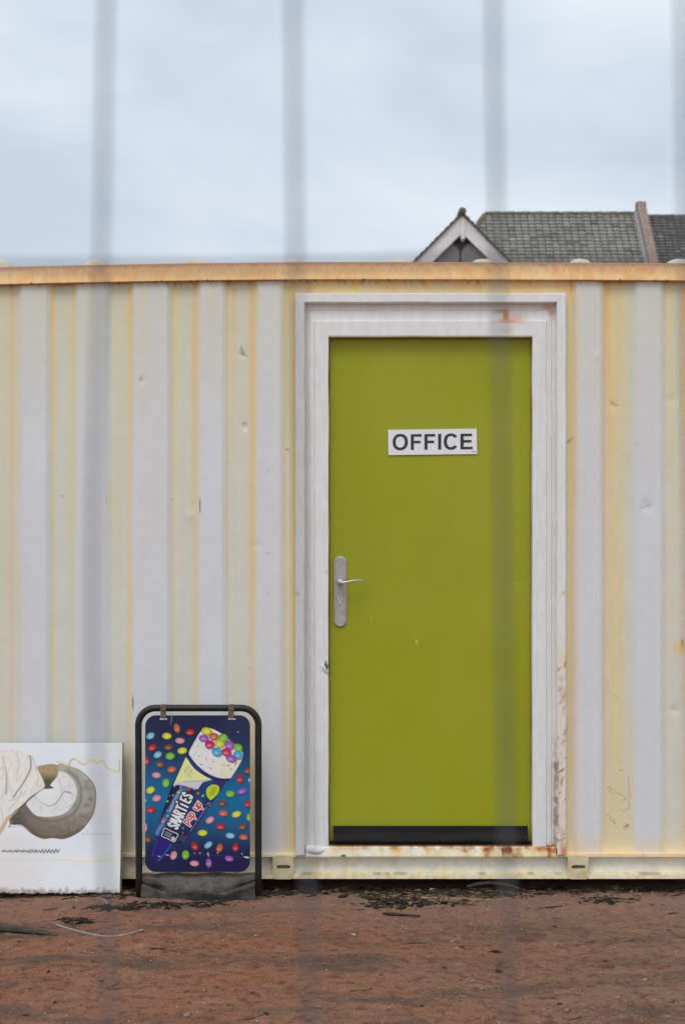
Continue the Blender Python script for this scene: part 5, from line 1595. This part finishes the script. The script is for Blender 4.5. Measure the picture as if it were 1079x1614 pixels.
# band of wrack along the container foot, thickest below the door
def band():
    while True:
        px = r.uniform(-60, 1140)
        dens = .35
        if px < 330: dens = .75
        if 560 < px < 830: dens = 1.0
        if 900 < px < 1079: dens = .35
        if r.random() < dens: break
    py = 1401 + abs(r.gauss(0, 1)) * (8 if dens > .9 else 5.5)
    p = gpt(px, min(py, 1440)); p.z += r.uniform(0, .004)
    return (p, r.choice(['twig', 'twig', 'leaf', 'leaf', 'leaf']))
# keep meshes small: build in several batches then join the data into one object per kind
def build_many(name, items, label):
    parts = []
    step = 120
    tmp = []
    for i in range(0, len(items), step):
        tmp.append(litter(name, items[i:i + step], label))
    first = tmp[0]
    if len(tmp) > 1:
        verts = []; faces = []; cols = []
        for o in tmp:
            me = o.data; off = len(verts)
            verts += [tuple(v_.co) for v_ in me.vertices]
            ca = me.attributes['Paint'].data
            for p_ in me.polygons:
                faces.append([off + i for i in p_.vertices]); cols += [tuple(ca[li].color) for li in p_.loop_indices]
        me = bpy.data.meshes.new(name); me.from_pydata(verts, [], faces)
        ca = me.color_attributes.new('Paint', 'FLOAT_COLOR', 'CORNER')
        ca.data.foreach_set('color', np.array(cols, np.float32).ravel())
        me.materials.append(M_litter)
        for o in tmp[1:]:
            d_ = o.data; bpy.data.objects.remove(o); bpy.data.meshes.remove(d_)
        old = first.data; first.data = me; bpy.data.meshes.remove(old)
    return first

items = batches(band, 1500)
def clump():
    cx, cy, sx_, sy_ = r.choice([(690, 1408, 60, 4), (615, 1420, 22, 5), (620, 1428, 30, 2.5), (170, 1432, 22, 3), (230, 1430, 25, 2.5), (300, 1428, 40, 3), (60, 1408, 50, 3), (150, 1412, 40, 3), (950, 1420, 30, 3), (700, 1424, 25, 2), (120, 1452, 14, 2)])
    return (gpt(r.gauss(cx, sx_), min(1500, max(1401, r.gauss(cy, sy_)))), r.choice(['twig', 'leaf', 'leaf', 'twig', 'leaf']))
items += batches(clump, 700)
def clods():
    cx, cy, sx_, sy_ = r.choice([(600, 1411, 22, 3), (640, 1406, 40, 2.5), (745, 1408, 25, 3), (790, 1406, 25, 2.5), (620, 1421, 16, 2.5), (615, 1429, 22, 2), (668, 1424, 8, 1.5), (180, 1432, 14, 1.5), (225, 1428, 22, 2), (40, 1405, 35, 2), (120, 1409, 30, 2), (435, 1408, 25, 2), (490, 1407, 30, 2), (960, 1419, 14, 2), (118, 1451, 8, 1), (985, 1407, 40, 2), (850, 1405, 60, 2), (165, 1409, 18, 2), (300, 1426, 30, 1.5)])
    return (gpt(r.gauss(cx, sx_), min(1500, max(1401, r.gauss(cy, sy_)))), 'clod')
items += batches(clods, 300)
def loose(): return (gpt(r.uniform(-40, 1120), 1403 + (r.random() ** 2.2) * 215), r.choice(['twig', 'leaf']))
items += batches(loose, 110)
tl = build_many('twig_litter', items, 'dark twigs and dry leaves strewn along the container foot')
def grit(): return (gpt(r.uniform(-60, 1140), 1402 + (r.random() ** 1.2) * 225), 'grit')
items = batches(grit, 4200)
def stone(): return (gpt(r.uniform(-60, 1140), 1401 + (r.random() ** 1.7) * 225), 'stone')
items += batches(stone, 80)
items += [(gpt(px, py), 'stone') for px, py in ((20, 1428), (24, 1437), (432, 1402), (530, 1404), (26, 1583), (926, 1404), (570, 1402), (120, 1421))]
pb2 = build_many('pebbles', items, 'small stones and grit scattered over the red dirt')
